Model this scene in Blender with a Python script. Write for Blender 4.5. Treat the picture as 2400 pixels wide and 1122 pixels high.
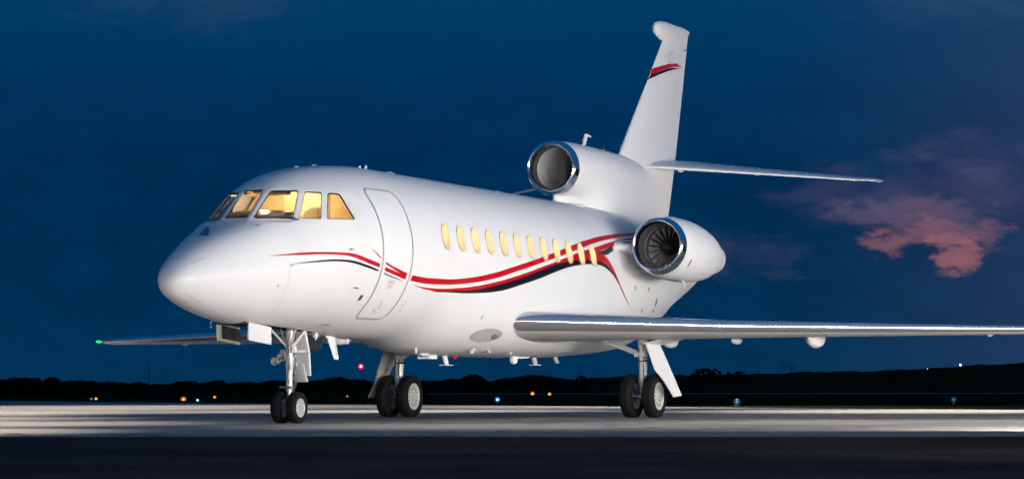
import bpy, bmesh, math, random
import numpy as np
from mathutils import Vector, Matrix

random.seed(7)
for o in list(bpy.data.objects):
    bpy.data.objects.remove(o, do_unlink=True)
SC = bpy.context.scene
COL = SC.collection
R = math.radians

# ------------------------------------------------------------------ camera
CAM = Vector((-31.3192, -17.3072, 0.4300))
YAW, PIT, ROL = 0.417997, 0.0592605, -0.00282846
_d = Vector((math.cos(PIT)*math.cos(YAW), math.cos(PIT)*math.sin(YAW), math.sin(PIT)))
_r = _d.cross(Vector((0, 0, 1))).normalized(); _u = _r.cross(_d)
_r2 = math.cos(ROL)*_r + math.sin(ROL)*_u; _u2 = -math.sin(ROL)*_r + math.cos(ROL)*_u
cam = bpy.data.cameras.new('camera'); camo = bpy.data.objects.new('camera', cam); COL.objects.link(camo)
m = Matrix.Identity(4)
for i in range(3):
    m[i][0], m[i][1], m[i][2], m[i][3] = _r2[i], _u2[i], -_d[i], CAM[i]
camo.matrix_world = m
cam.sensor_fit = 'HORIZONTAL'; cam.sensor_width = 36; cam.lens = 90.03
cam.clip_start = 0.1; cam.clip_end = 20000
SC.camera = camo
FWD = Vector((math.cos(YAW), math.sin(YAW), 0)); LEFT = Vector((-math.sin(YAW), math.cos(YAW), 0))

# ------------------------------------------------------------------ sky (dusk, sun already down to the right)
W = bpy.data.worlds.new('World'); SC.world = W; W.use_nodes = True
nt = W.node_tree; nt.nodes.clear()
def N(t, kind, **kw):
    n = t.nodes.new(kind)
    for k, v in kw.items():
        setattr(n, k, v)
    return n
def link(t, a, b): t.links.new(a, b)
class E:                                     # small expression builder on math nodes
    def __init__(s, t, sock): s.t = t; s.s = sock
    def _b(s, op, o, rev=False):
        n = s.t.nodes.new('ShaderNodeMath'); n.operation = op
        a, b = (o, s) if rev else (s, o)
        for i, q in enumerate((a, b)):
            if isinstance(q, E): s.t.links.new(q.s, n.inputs[i])
            else: n.inputs[i].default_value = q
        return E(s.t, n.outputs[0])
    def __add__(s, o): return s._b('ADD', o)
    def __sub__(s, o): return s._b('SUBTRACT', o)
    def __rsub__(s, o): return s._b('SUBTRACT', o, True)
    def __mul__(s, o): return s._b('MULTIPLY', o)
    def __truediv__(s, o): return s._b('DIVIDE', o)
    def max(s, o): return s._b('MAXIMUM', o)
    def min(s, o): return s._b('MINIMUM', o)
    def pow(s, o): return s._b('POWER', o)
    def atan2(s, o): return s._b('ARCTAN2', o)
    def asin(s): 
        n = s.t.nodes.new('ShaderNodeMath'); n.operation = 'ARCSINE'; s.t.links.new(s.s, n.inputs[0]); return E(s.t, n.outputs[0])
    def step(s, a, b):
        n = s.t.nodes.new('ShaderNodeMapRange'); n.interpolation_type = 'SMOOTHERSTEP'
        s.t.links.new(s.s, n.inputs[0]); n.inputs[1].default_value = a; n.inputs[2].default_value = b
        return E(s.t, n.outputs[0])
def mixc(t, fac, a, b, blend='MIX'):
    n = t.nodes.new('ShaderNodeMix'); n.data_type = 'RGBA'; n.blend_type = blend
    if isinstance(fac, E): t.links.new(fac.s, n.inputs[0])
    else: n.inputs[0].default_value = fac
    for i, q in ((6, a), (7, b)):
        if isinstance(q, tuple): n.inputs[i].default_value = (*q, 1)
        else: t.links.new(q, n.inputs[i])
    return n.outputs[2]
def lin(r, g, b):
    f = lambda c: c/12.92 if c <= .04045 else ((c+.055)/1.055)**2.4
    return (f(r/255), f(g/255), f(b/255))
tc = N(nt, 'ShaderNodeTexCoord'); sep = N(nt, 'ShaderNodeSeparateXYZ'); link(nt, tc.outputs['Generated'], sep.inputs[0])
dx, dy, dz = (E(nt, sep.outputs[i]) for i in range(3))
fw = dx*FWD.x + dy*FWD.y; rt = (dx*LEFT.x + dy*LEFT.y)*-1.0
az = rt.atan2(fw)*57.2958                    # degrees to the right of the camera's heading
el = dz.max(-1.0).min(1.0).asin()*57.2958    # degrees above the horizon
def noise(t, vec, scale, detail=4, rough=.55):
    n = N(t, 'ShaderNodeTexNoise'); n.inputs['Scale'].default_value = scale; n.inputs['Detail'].default_value = detail
    n.inputs['Roughness'].default_value = rough
    if vec is not None: t.links.new(vec, n.inputs['Vector'])
    return n
cxy = N(nt, 'ShaderNodeCombineXYZ'); link(nt, az.s, cxy.inputs[0]); link(nt, el.s, cxy.inputs[1])
mp = N(nt, 'ShaderNodeMapping'); link(nt, cxy.outputs[0], mp.inputs[0]); mp.inputs['Scale'].default_value = (.55, 1.0, 1)
n1 = noise(nt, mp.outputs[0], .8, 7, .62); n2 = noise(nt, mp.outputs[0], 3.2, 7, .68)
nn = E(nt, n1.outputs[0]) - .5; nf = E(nt, n2.outputs[0]) - .5
ramp = N(nt, 'ShaderNodeValToRGB'); link(nt, (el/40.0).s, ramp.inputs[0])
cr = ramp.color_ramp; cr.elements[0].position = 0; cr.elements[0].color = (*lin(2, 50, 86), 1)
cr.elements[1].position = 1; cr.elements[1].color = (*lin(14, 78, 130), 1)
for pos, c in ((.05, (0, 45, 81)), (.11, (0, 42, 79)), (.16, (0, 48, 88)), (.22, (0, 59, 102)), (.45, (8, 72, 122)), (.7, (12, 76, 127))):
    e = cr.elements.new(pos); e.color = (*lin(*c), 1)
base = mixc(nt, (nn*1.5 + .10).max(0.0).min(.35), ramp.outputs[0], lin(0, 60, 104))
# lilac light towards the sunset side, then pink and lilac cloud
side = az.step(3.0, 26.0)*(el.step(24.0, 3.0))
base = mixc(nt, side*.6, base, lin(84, 84, 118))
mw = N(nt, 'ShaderNodeMapping'); link(nt, cxy.outputs[0], mw.inputs[0]); mw.inputs['Scale'].default_value = (.42, 1.0, 1); mw.inputs['Rotation'].default_value = (0, 0, R(-12))
nw = noise(nt, mw.outputs[0], 1.5, 9, .62); nw.inputs['Distortion'].default_value = .7
nc = E(nt, nw.outputs[0]) - .5
nv = noise(nt, mw.outputs[0], 2.6, 8, .66); sv = N(nt, 'ShaderNodeSeparateColor'); link(nt, nv.outputs['Color'], sv.inputs[0])
wa = (E(nt, sv.outputs[0]) - .5)*2.2; we = (E(nt, sv.outputs[1]) - .5)*1.1
def blob(a0, e0, sa, se, amp, lo, hi):       # a patch of cloud: soft ellipse broken up by the noise
    u = (az + wa - a0)/sa; v = (el + we - e0)/se
    return (nc*amp + 1.0 - u*u - v*v).step(lo, hi)
base = mixc(nt, blob(9.0, 4.3, 3.4, 1.0, 2.6, -.2, 1.9)*.42, base, lin(98, 88, 118))
base = mixc(nt, blob(11.2, 5.3, 2.8, .7, 3.0, 0, 1.8)*.26, base, lin(98, 90, 122))
base = mixc(nt, blob(4.6, 3.0, 2.4, .8, 3.0, 0, 1.8)*.20, base, lin(100, 92, 120))
for a0, e0, sa, se, k, c_ in ((8.95, 3.95, 2.1, .45, .40, (118, 94, 118)), (9.5, 3.48, 1.2, .42, .60, (148, 98, 112)), (9.85, 3.06, .6, .5, .72, (164, 104, 110)), (8.35, 3.25, .85, .30, .62, (152, 98, 108)), (10.55, 3.35, .5, .4, .35, (146, 96, 110))):
    base = mixc(nt, blob(a0, e0, sa, se, 1.8, -.15, 1.15)*(k*.95), base, lin(*c_))
base = mixc(nt, blob(24.0, 4.5, 10.0, 2.4, 3.0, 0, 1.6)*.6, base, lin(160, 98, 112))      # the same cloud goes on beyond the frame
base = mixc(nt, blob(-7.2, 8.6, 3.5, .9, 2.6, 0, 1.8)*.16, base, lin(78, 92, 118))
base = mixc(nt, blob(9.6, 8.6, 3.2, .8, 2.6, 0, 1.8)*.22, base, lin(70, 98, 130))
base = mixc(nt, blob(12.6, 2.25, 1.6, .13, 2.0, 0, 1.6)*.35, base, lin(150, 90, 110))
bg = N(nt, 'ShaderNodeBackground'); link(nt, base, bg.inputs[0]); bg.inputs[1].default_value = 1.0
wo = N(nt, 'ShaderNodeOutputWorld'); link(nt, bg.outputs[0], wo.inputs[0])

# ------------------------------------------------------------------ unseen floods outside the frame: a key on the jet, the rest added fill
def flood(name, loc, aim, sx, sy, watt, col=(1, .965, .92), spread=180):
    L = bpy.data.lights.new(name, 'AREA'); L.shape = 'RECTANGLE'; L.size = sx; L.size_y = sy; L.energy = watt; L.color = col; L.spread = R(spread)
    o = bpy.data.objects.new(name, L); COL.objects.link(o); o.location = loc
    o.rotation_euler = Vector(aim).to_track_quat('-Z', 'Y').to_euler()
    o['kind'] = 'helper'
    return o
flood('unseen_flood', (-1.2, -18.8, 1.3), (FWD.x, FWD.y, .03), 16.0, 2.4, 3800)
flood('unseen_flood', (7.0, -19.0, 2.2), (.25, 1, .06), 12.0, 3.0, 900)  # added flood, evens out the light along the aft fuselage
flood('unseen_flood', CAM - FWD*4 - LEFT*3 + Vector((0, 0, 2.5)), (FWD.x, FWD.y, -.02), 2.0, 1.5, 2200, col=(1, .92, .82))  # added fill behind the camera, lifts nose and foreground
flood('unseen_flood', CAM + FWD*13 - LEFT*7 + Vector((0, 0, .1)), FWD*19.5 + LEFT*10 + Vector((0, 0, 1.6)), 2.0, .8, 170, spread=70)  # added low flood to brighten the nose tip
def added_spot(depth, lat, z, rad, watt, col=(1, .93, .84), aim=None):      # added unseen spots over the concrete, cones kept clear of the jet
    p_ = CAM + FWD*depth - LEFT*lat; L = bpy.data.lights.new('added_spot', 'SPOT'); L.energy = watt; L.color = col
    L.spot_size = 2*math.atan(rad/z); L.spot_blend = 1; L.shadow_soft_size = .25
    o = bpy.data.objects.new('added_spot', L); COL.objects.link(o); o.location = (p_.x, p_.y, z); o['kind'] = 'helper'
    if aim:
        t_ = CAM + FWD*aim[0] - LEFT*aim[1] - p_; t_.z = -z; o.rotation_euler = t_.to_track_quat('-Z', 'Y').to_euler(); L.spot_size = 2*math.atan(rad/t_.length)
for q in ((28.6, -8.2, 8, 4.5, 8500), (32.2, -.2, 7.5, 4.2, 1300), (35.6, 4.5, 7.5, 4.2, 1700), (35.8, 9.5, 8, 4.2, 1400), (36, -8.6, 8, 5.4, 5800),
          (43, -11, 9, 5.6, 7000), (56, -13.5, 11, 9.5, 12000), (78, -13, 15, 19, 15000), (54, 9.5, 10, 8.6, 12000), (72, 5, 13, 13, 12000), (58, -2.8, 10.5, 6.8, 9000), (49, -14, 10, 7.0, 8500), (66, -12, 12.5, 10, 7000)):
    added_spot(*q)

SC.view_settings.view_transform = 'Standard'; SC.view_settings.look = 'None'
SC.view_settings.exposure = 0; SC.view_settings.gamma = 1
SC.render.engine = 'CYCLES'
SC.cycles.max_bounces = 8; SC.cycles.transparent_max_bounces = 12; SC.cycles.caustics_reflective = False; SC.cycles.caustics_refractive = False
SC.cycles.sample_clamp_indirect = 4; SC.cycles.use_adaptive_sampling = False; SC.cycles.denoising_input_passes = 'RGB_ALBEDO'
try: SC.cycles.use_denoising = True
except Exception: pass

# ------------------------------------------------------------------ materials
M = {}
def pmat(name, col, rough=.5, metal=0, coat=0, vary=.0, vscale=3, bump=0, bscale=40, rvary=0, emit=None, estr=0, ior=1.5, spec=.5):
    ma = bpy.data.materials.new(name); ma.use_nodes = True; t = ma.node_tree; b = t.nodes['Principled BSDF']
    b.inputs['Base Color'].default_value = (*col, 1); b.inputs['Roughness'].default_value = rough; b.inputs['Metallic'].default_value = metal
    b.inputs['Coat Weight'].default_value = coat; b.inputs['Coat Roughness'].default_value = .09; b.inputs['IOR'].default_value = ior; b.inputs['Specular IOR Level'].default_value = spec
    g = N(t, 'ShaderNodeTexCoord')
    if vary or rvary:
        n = noise(t, g.outputs['Object'], vscale, 6, .6); f = E(t, n.outputs[0])
        if vary:
            c = mixc(t, f.step(.3, .7), tuple(x*(1-vary) for x in col), tuple(min(1, x*(1+vary)) for x in col)); link(t, c, b.inputs['Base Color'])
        if rvary:
            link(t, (f*(2*rvary) + (rough-rvary)).s, b.inputs['Roughness'])
    if bump:
        n = noise(t, g.outputs['Object'], bscale, 3, .5); bp = N(t, 'ShaderNodeBump'); bp.inputs['Strength'].default_value = bump; bp.inputs['Distance'].default_value = .02
        link(t, n.outputs[0], bp.inputs['Height']); link(t, bp.outputs[0], b.inputs['Normal'])
    if emit:
        b.inputs['Emission Color'].default_value = (*emit, 1); b.inputs['Emission Strength'].default_value = estr
    M[name] = ma; return ma
pmat('white_paint', (.80, .80, .79), .45, 0, .16, spec=.25, vary=.02, vscale=.9, rvary=.05, bump=.02, bscale=1.6)
pmat('door_paint', (.80, .80, .79), .3, 0, .5)
pmat('grey_trim', (.40, .42, .43), .35, 0, .2)
pmat('seam', (.62, .63, .63), .5)
pmat('dark_seam', (.14, .14, .145), .6)
pmat('red_paint', (.52, .0, .006), .38, 0, .12, spec=.3, vary=.03)
pmat('black_paint', (.004, .003, .007), .35, 0, .12, spec=.3)
pmat('chrome', (.88, .89, .90), .11, .87)
pmat('lip_chrome', (.88, .89, .9), .13, 1)
pmat('steel', (.62, .62, .63), .28, 1, rvary=.1, vscale=14)
pmat('silver_paint', (.70, .70, .70), .38, .1, .1, vary=.08, vscale=12)
pmat('door_inner', (.52, .50, .44), .55, vary=.2, vscale=6)
pmat('bay_dark', (.05, .045, .04), .7, vary=.4, vscale=9)
pmat('tyre', (.006, .006, .0065), .75, spec=.25, vary=.3, vscale=9, bump=.15, bscale=90)
pmat('rim', (.52, .55, .51), .45, .1, vary=.10, vscale=18)
pmat('rim_dark', (.07, .07, .07), .6)
pmat('black_rubber', (.012, .012, .013), .5)
pmat('hose', (.02, .02, .02), .5)
pmat('duct_grey', (.70, .70, .69), .5, .1, vary=.08, vscale=5)
pmat('duct_dark', (.085, .083, .08), .45, .2, vary=.2, vscale=6)
pmat('spinner_dark', (.035, .035, .036), .35, .3)
pmat('fan', (.42, .42, .43), .34, .5, vary=.2, vscale=10)
pmat('cream', (.80, .60, .32), .6, vary=.08, vscale=4)
pmat('seat_cream', (.82, .68, .42), .55, vary=.06, vscale=8)
pmat('wood_brown', (.16, .09, .04), .4, vary=.3, vscale=6)
pmat('panel_dark', (.02, .018, .016), .5)
pmat('cockpit_light', (1, .8, .5), .5, emit=(1, .72, .36), estr=14)
pmat('window_glow', (.9, .7, .42), .5, emit=(1, .73, .35), estr=1.9)
t = M['window_glow'].node_tree; gg = N(t, 'ShaderNodeTexCoord'); mq = N(t, 'ShaderNodeMapping'); link(t, gg.outputs['Object'], mq.inputs[0]); mq.inputs['Scale'].default_value = (9, 4, 1.1)
nq = E(t, noise(t, mq.outputs[0], 1.6, 3, .5).outputs[0]); link(t, (nq.step(.32, .66)*1.5 + 1.35).s, t.nodes['Principled BSDF'].inputs['Emission Strength'])
pmat('window_seal', (.30, .22, .14), .6)
pmat('window_reveal', (.90, .74, .46), .5)
pmat('lamp_glass', (.55, .56, .56), .1, .4, .5)
pmat('red_lens', (.5, .005, .01), .15, emit=(1, .02, .03), estr=.15)
pmat('green_lens', (.05, .6, .1), .2, emit=(.02, .9, .12), estr=1.6)
pmat('dark_glass', (.01, .012, .02), .05, 0, .8)
pmat('letter_red', (.62, .25, .25), .5)
pmat('letter_grey', (.25, .25, .25), .5)
g = bpy.data.materials.new('glass_pane'); g.use_nodes = True; t = g.node_tree; t.nodes.clear()
lw = N(t, 'ShaderNodeLayerWeight'); lw.inputs[0].default_value = .5; rf = E(t, lw.outputs['Facing']).pow(4.0)*.28 + .03
tr_ = N(t, 'ShaderNodeBsdfTransparent'); tr_.inputs[0].default_value = (.93, .93, .9, 1); gl = N(t, 'ShaderNodeBsdfGlossy'); gl.inputs['Roughness'].default_value = .02
mx = N(t, 'ShaderNodeMixShader'); link(t, rf.s, mx.inputs[0]); link(t, tr_.outputs[0], mx.inputs[1]); link(t, gl.outputs[0], mx.inputs[2])
ou = N(t, 'ShaderNodeOutputMaterial'); link(t, mx.outputs[0], ou.inputs[0]); M['glass_pane'] = g

# ------------------------------------------------------------------ mesh helpers
def obj(name, verts, faces, mat, parent=None, smooth=True, sharp=35):
    me = bpy.data.meshes.new(name); me.from_pydata([tuple(map(float, v)) for v in verts], [], faces); me.validate(); me.update()
    o = bpy.data.objects.new(name, me); COL.objects.link(o); o.parent = parent
    if mat: me.materials.append(M[mat] if isinstance(mat, str) else mat)
    if smooth:
        me.polygons.foreach_set('use_smooth', [True]*len(me.polygons))
        if sharp: me.set_sharp_from_angle(angle=R(sharp))
    return o
def empty(name, parent=None, loc=(0, 0, 0)):
    o = bpy.data.objects.new(name, None); COL.objects.link(o); o.parent = parent; o.location = loc; o.empty_display_size = .1
    return o
def tag(o, label=None, cat=None, group=None, kind=None):
    for k, v in (('label', label), ('category', cat), ('group', group), ('kind', kind)):
        if v: o[k] = v
    return o
class MB:
    def __init__(s): s.v = []; s.f = []
    def add(s, vs, fs):
        b = len(s.v); s.v += [tuple(v) for v in vs]; s.f += [tuple(b+i for i in f) for f in fs]; return s
    def box(s, c, size, rot=None):
        q = []
        for i in (-1, 1):
            for j in (-1, 1):
                for k in (-1, 1):
                    p = Vector((i*size[0]/2, j*size[1]/2, k*size[2]/2)); p = rot @ p if rot else p; q.append(p + Vector(c))
        return s.add(q, [(0, 1, 3, 2), (4, 6, 7, 5), (0, 4, 5, 1), (2, 3, 7, 6), (0, 2, 6, 4), (1, 5, 7, 3)])
    def tube(s, a, b, r0, r1=None, n=16, cap=True):
        a, b = Vector(a), Vector(b); r1 = r0 if r1 is None else r1
        return s.lathe(a, b-a, [(0, r0), ((b-a).length, r1)], n, cap)
    def lathe(s, o, axis, prof, n=32, cap=False):
        o = Vector(o); ax = Vector(axis).normalized(); q = Vector((0, 0, 1)) if abs(ax.z) < .9 else Vector((0, 1, 0))
        e1 = ax.cross(q).normalized(); e2 = ax.cross(e1)
        vs = [o + ax*x + (e1*math.cos(2*math.pi*i/n) + e2*math.sin(2*math.pi*i/n))*r for x, r in prof for i in range(n)]
        fs = [(k*n+i, k*n+(i+1) % n, (k+1)*n+(i+1) % n, (k+1)*n+i) for k in range(len(prof)-1) for i in range(n)]
        if cap: fs += [tuple(range(n))[::-1], tuple(range((len(prof)-1)*n, len(prof)*n))]
        return s.add(vs, fs)
    def loft(s, rings, closed=True, cap=True):
        n = len(rings[0]); vs = [p for r in rings for p in r]; L = n if closed else n-1
        fs = [(k*n+i, k*n+(i+1) % n, (k+1)*n+(i+1) % n, (k+1)*n+i) for k in range(len(rings)-1) for i in range(L)]
        if cap: fs += [tuple(range(n))[::-1], tuple(range((len(rings)-1)*n, len(rings)*n))]
        return s.add(vs, fs)
    def plate(s, pts, thick):               # convex outline extruded along its normal
        P = [Vector(p) for p in pts]; nn_ = (P[1]-P[0]).cross(P[2]-P[0]).normalized()*thick; n = len(P)
        return s.add([p - nn_*.5 for p in P] + [p + nn_*.5 for p in P], [tuple(range(n))[::-1], tuple(range(n, 2*n))] + [(i, (i+1) % n, n+(i+1) % n, n+i) for i in range(n)])
    def ball(s, c, r, n=12, sq=(1, 1, 1)):
        c = Vector(c); vs = []; fs = []
        for k in range(n+1):
            for i in range(n*2):
                a, b = math.pi*k/n, math.pi*i/n
                vs.append(c + Vector((r*sq[0]*math.sin(a)*math.cos(b), r*sq[1]*math.sin(a)*math.sin(b), r*sq[2]*math.cos(a))))
        for k in range(n):
            for i in range(2*n): fs.append((k*2*n+i, k*2*n+(i+1) % (2*n), (k+1)*2*n+(i+1) % (2*n), (k+1)*2*n+i))
        return s.add(vs, fs)
    def path(s, pts, r, n=8):
        for a, b in zip(pts[:-1], pts[1:]): s.tube(a, b, r, r, n)
        return s
    def build(s, name, mat, parent=None, smooth=True, sharp=35): return obj(name, s.v, s.f, mat, parent, smooth, sharp)

# ------------------------------------------------------------------ ground and surroundings are laid out from the camera's heading
def ground_at(px, py, z=0.0):                # where a line of sight meets the level z
    v = _d + _r2*((px-1200)/6001.85) - _u2*((py-561)/6001.85)
    k = (z - CAM.z)/v.z
    return CAM + v*k
def at_depth(px, py, Z):                     # a point seen in that direction, Z metres away
    v = _d + _r2*((px-1200)/6001.85) - _u2*((py-561)/6001.85)
    return CAM + v*Z

def concrete():
    ma = bpy.data.materials.new('concrete'); ma.use_nodes = True; t = ma.node_tree; b = t.nodes['Principled BSDF']
    g = N(t, 'ShaderNodeTexCoord'); o = g.outputs['Object']
    n1 = E(t, noise(t, o, .22, 8, .65).outputs[0]); n2 = E(t, noise(t, o, 2.6, 6, .6).outputs[0]); n3 = E(t, noise(t, o, 60, 3, .6).outputs[0])
    c = mixc(t, n1.step(.32, .68), (.315, .285, .25), (.365, .332, .295))
    c = mixc(t, n2.step(.45, .75)*.35, c, (.22, .20, .18))
    c = mixc(t, n3.step(.55, .8)*.35, c, (.13, .12, .11))
    # sawn joints every 6 m, tarred
    mp = N(t, 'ShaderNodeMapping'); link(t, o, mp.inputs[0]); mp.inputs['Rotation'].default_value = (0, 0, R(14)); mp.inputs['Location'].default_value = (1.7, 2.2, 0)
    s = N(t, 'ShaderNodeSeparateXYZ'); link(t, mp.outputs[0], s.inputs[0])
    j = None
    for k in (0, 1):
        q = E(t, s.outputs[k])/6.0; fr_ = N(t, 'ShaderNodeMath'); fr_.operation = 'FRACT'; link(t, q.s, fr_.inputs[0]); f = E(t, fr_.outputs[0])
        l = (f - .5)._b('ABSOLUTE', 0.0).step(.4925, .497); j = l if j is None else j.max(l)
    c = mixc(t, j*.8, c, (.055, .052, .05))
    # thin wandering cracks and dark rubber and oil stains
    cw = N(t, 'ShaderNodeTexVoronoi'); cw.feature = 'DISTANCE_TO_EDGE'; cw.inputs['Scale'].default_value = .11
    wv = N(t, 'ShaderNodeVectorMath'); wv.operation = 'MULTIPLY_ADD'; nz = noise(t, o, .9, 5, .6); link(t, nz.outputs['Color'], wv.inputs[0]); wv.inputs[1].default_value = (3, 3, 0); link(t, o, wv.inputs[2])
    link(t, wv.outputs[0], cw.inputs['Vector'])
    c = mixc(t, E(t, cw.outputs['Distance']).step(.010, .003)*.7, c, (.06, .055, .05))
    n4 = E(t, noise(t, o, .55, 4, .5).outputs[0]).step(.62, .72)
    c = mixc(t, n4*.3, c, (.09, .083, .075))
    link(t, c, b.inputs['Base Color'])
    b.inputs['Specular IOR Level'].default_value = .12; link(t, (n2*.15 + .75).s, b.inputs['Roughness'])
    bp = N(t, 'ShaderNodeBump'); bp.inputs['Strength'].default_value = .9; bp.inputs['Distance'].default_value = .02
    link(t, (n3*.6 + n2*.8 - j*.8).s, bp.inputs['Height']); link(t, bp.outputs[0], b.inputs['Normal'])
    M['concrete'] = ma
concrete()
pmat('unlit_foreground', (.046, .036, .028), .9, spec=.03, vary=.35, vscale=.6, bump=.4, bscale=70)  # dark colour standing in for unlit concrete
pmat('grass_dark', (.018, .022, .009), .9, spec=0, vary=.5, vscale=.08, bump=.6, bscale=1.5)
pmat('far_paving', (.16, .16, .17), .7, spec=0, vary=.2, vscale=.05)
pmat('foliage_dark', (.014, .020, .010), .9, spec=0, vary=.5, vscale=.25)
pmat('bark', (.05, .04, .03), .9, spec=0)
pmat('mast_grey', (.12, .12, .13), .6)
def sheet(name, pts, z, mat):
    o = obj(name, [(p[0], p[1], z) for p in pts], [tuple(range(len(pts)))], mat, None, False); tag(o, kind='structure'); return o
def disc(n, r): return [(CAM.x + r*math.cos(2*math.pi*i/n), CAM.y + r*math.sin(2*math.pi*i/n)) for i in range(n)]
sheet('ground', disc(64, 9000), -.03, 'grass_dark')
# the apron: its far edge runs away to the left
pL = ground_at(0, 938.5); pM = ground_at(660, 945.5); pR = ground_at(2400, 959.5)
e = (pR - pL).normalized()
far_l = pL - e*160; far_r = pR + e*60
apron = [far_l, pL, pM, pR, far_r, far_r - FWD*110, far_l - FWD*330]
sheet('apron', [(q.x, q.y) for q in apron], 0.0, 'concrete')
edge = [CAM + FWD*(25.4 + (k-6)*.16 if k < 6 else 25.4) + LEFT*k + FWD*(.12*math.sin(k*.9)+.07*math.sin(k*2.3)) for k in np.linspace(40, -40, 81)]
sheet('dark_foreground', [(q.x, q.y) for q in edge] + [(q.x, q.y) for q in (CAM - LEFT*40 - FWD*30, CAM + LEFT*40 - FWD*30)], .004, 'unlit_foreground')  # near apron out of the light, its darkness put into the sheet's colour
# a lip of the concrete slab edge and a second taxiway far out
a, b_ = ground_at(1000, 921.2, -.02), ground_at(2700, 919.5, -.02); c_, d_ = ground_at(2700, 921.8, -.02), ground_at(1000, 923.2, -.02)
tw = sheet('taxiway', [(q.x, q.y) for q in (a, b_, c_, d_)], -.015, 'far_paving')

# low hill on the right, running up to the frame edge and past it
def hill():
    prof = [(1380, 884), (1480, 881), (1600, 878), (1700, 876.5), (1800, 875), (1900, 870.5), (2033, 869), (2083, 867.5), (2117, 864.5), (2173, 863.5), (2220, 860), (2267, 856), (2330, 853), (2400, 850.5), (2600, 846), (2900, 850), (3300, 868), (3800, 905)]
    xs = np.array([q[0] for q in prof], float); ys = np.array([q[1] for q in prof], float)
    mb = MB(); rows = []
    px = np.linspace(1380, 3800, 160)
    for k, (Z, f) in enumerate(((900, 0.0), (1060, .45), (1200, .8), (1350, 1.0), (1600, .95), (2100, .4), (2600, 0))):
        row = []
        for x in px:
            y = np.interp(x, xs, ys); top = at_depth(x, y, 1350).z; top = max(top, .2) + .25*math.sin(x*.061) + .18*math.sin(x*.17+1)
            g_ = at_depth(x, 905, Z); row.append((g_.x, g_.y, -.4 + (top+.4)*f))
        rows.append(row)
    mb.loft(rows, closed=False, cap=False)
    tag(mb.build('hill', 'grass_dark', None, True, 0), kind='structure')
hill()

# ------------------------------------------------------------------ aircraft body tables: X aft of the nose gear, Y to starboard, Z up
# ---- X, half width, height of widest point, crown, keel, fullness of the lower and of the upper half
FUS = [(-3.25,.0,1.852,1.852,1.852,2,2),(-3.22,.110,1.866,1.925,1.745,2,2.01),(-3.13,.197,1.888,2.034,1.656,2,2.03),(-2.95,.296,1.914,2.165,1.593,2,2.09),
(-2.65,.412,1.937,2.326,1.510,2,2.27),(-2.25,.547,1.963,2.499,1.428,2,2.62),(-1.75,.698,2.019,2.693,1.360,2,2.83),(-1.35,.814,2.095,2.913,1.315,2,2.42),(-.95,.925,2.205,3.212,1.308,2,2.0),
(-.55,1.018,2.285,3.408,1.292,2,2),(-.15,1.092,2.338,3.518,1.272,2,2),(.35,1.158,2.387,3.600,1.248,2,2),
(.95,1.211,2.427,3.662,1.227,2,2),(1.75,1.245,2.449,3.699,1.207,2,2),(2.55,1.25,2.45,3.70,1.195,2,2),(2.9,1.25,2.45,3.70,1.14,2.05,2),(3.3,1.25,2.45,3.70,1.06,2.18,2),(3.75,1.25,2.45,3.70,1.01,2.36,2),
(4.5,1.25,2.45,3.70,.988,2.65,2),(5.5,1.252,2.45,3.70,.985,2.85,2),(7,1.252,2.45,3.70,.985,2.9,2),(8.5,1.25,2.45,3.70,1.0,2.85,2),(9.5,1.235,2.46,3.70,1.04,2.6,2),(10.5,1.19,2.50,3.70,1.085,2.35,2),(11.5,1.10,2.56,3.69,1.15,2.15,2),
(12.5,.98,2.65,3.68,1.31,2.05,2),(13.3,.87,2.74,3.67,1.56,2,2),(13.9,.79,2.82,3.66,1.80,2,2),(14.5,.70,2.90,3.65,1.99,2,2),(15.5,.56,3.03,3.61,2.30,2,2),(16.3,.46,3.12,3.58,2.62,2,2)]
_F = np.array(FUS); _S = np.sqrt(_F[:,0]+3.25)
def pchip(s, xs, ys):
    h = np.diff(xs); d = np.diff(ys)/h; m = np.zeros(len(xs))
    for i in range(1,len(xs)-1):
        if d[i-1]*d[i] > 0:
            w1 = 2*h[i]+h[i-1]; w2 = h[i]+2*h[i-1]; m[i] = (w1+w2)/(w1/d[i-1]+w2/d[i])
    m[0] = d[0]; m[-1] = d[-1]
    s = np.clip(s, xs[0], xs[-1]); i = np.clip(np.searchsorted(xs, s)-1, 0, len(xs)-2); t = (s-xs[i])/h[i]
    return (2*t**3-3*t**2+1)*ys[i]+(t**3-2*t**2+t)*h[i]*m[i]+(-2*t**3+3*t**2)*ys[i+1]+(t**3-t**2)*h[i]*m[i+1]
def fus(x):
    s = np.sqrt(np.maximum(np.asarray(x,float)+3.25,0))
    return [pchip(s,_S,_F[:,k]) for k in (1,2,3,4,5,6)]

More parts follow.
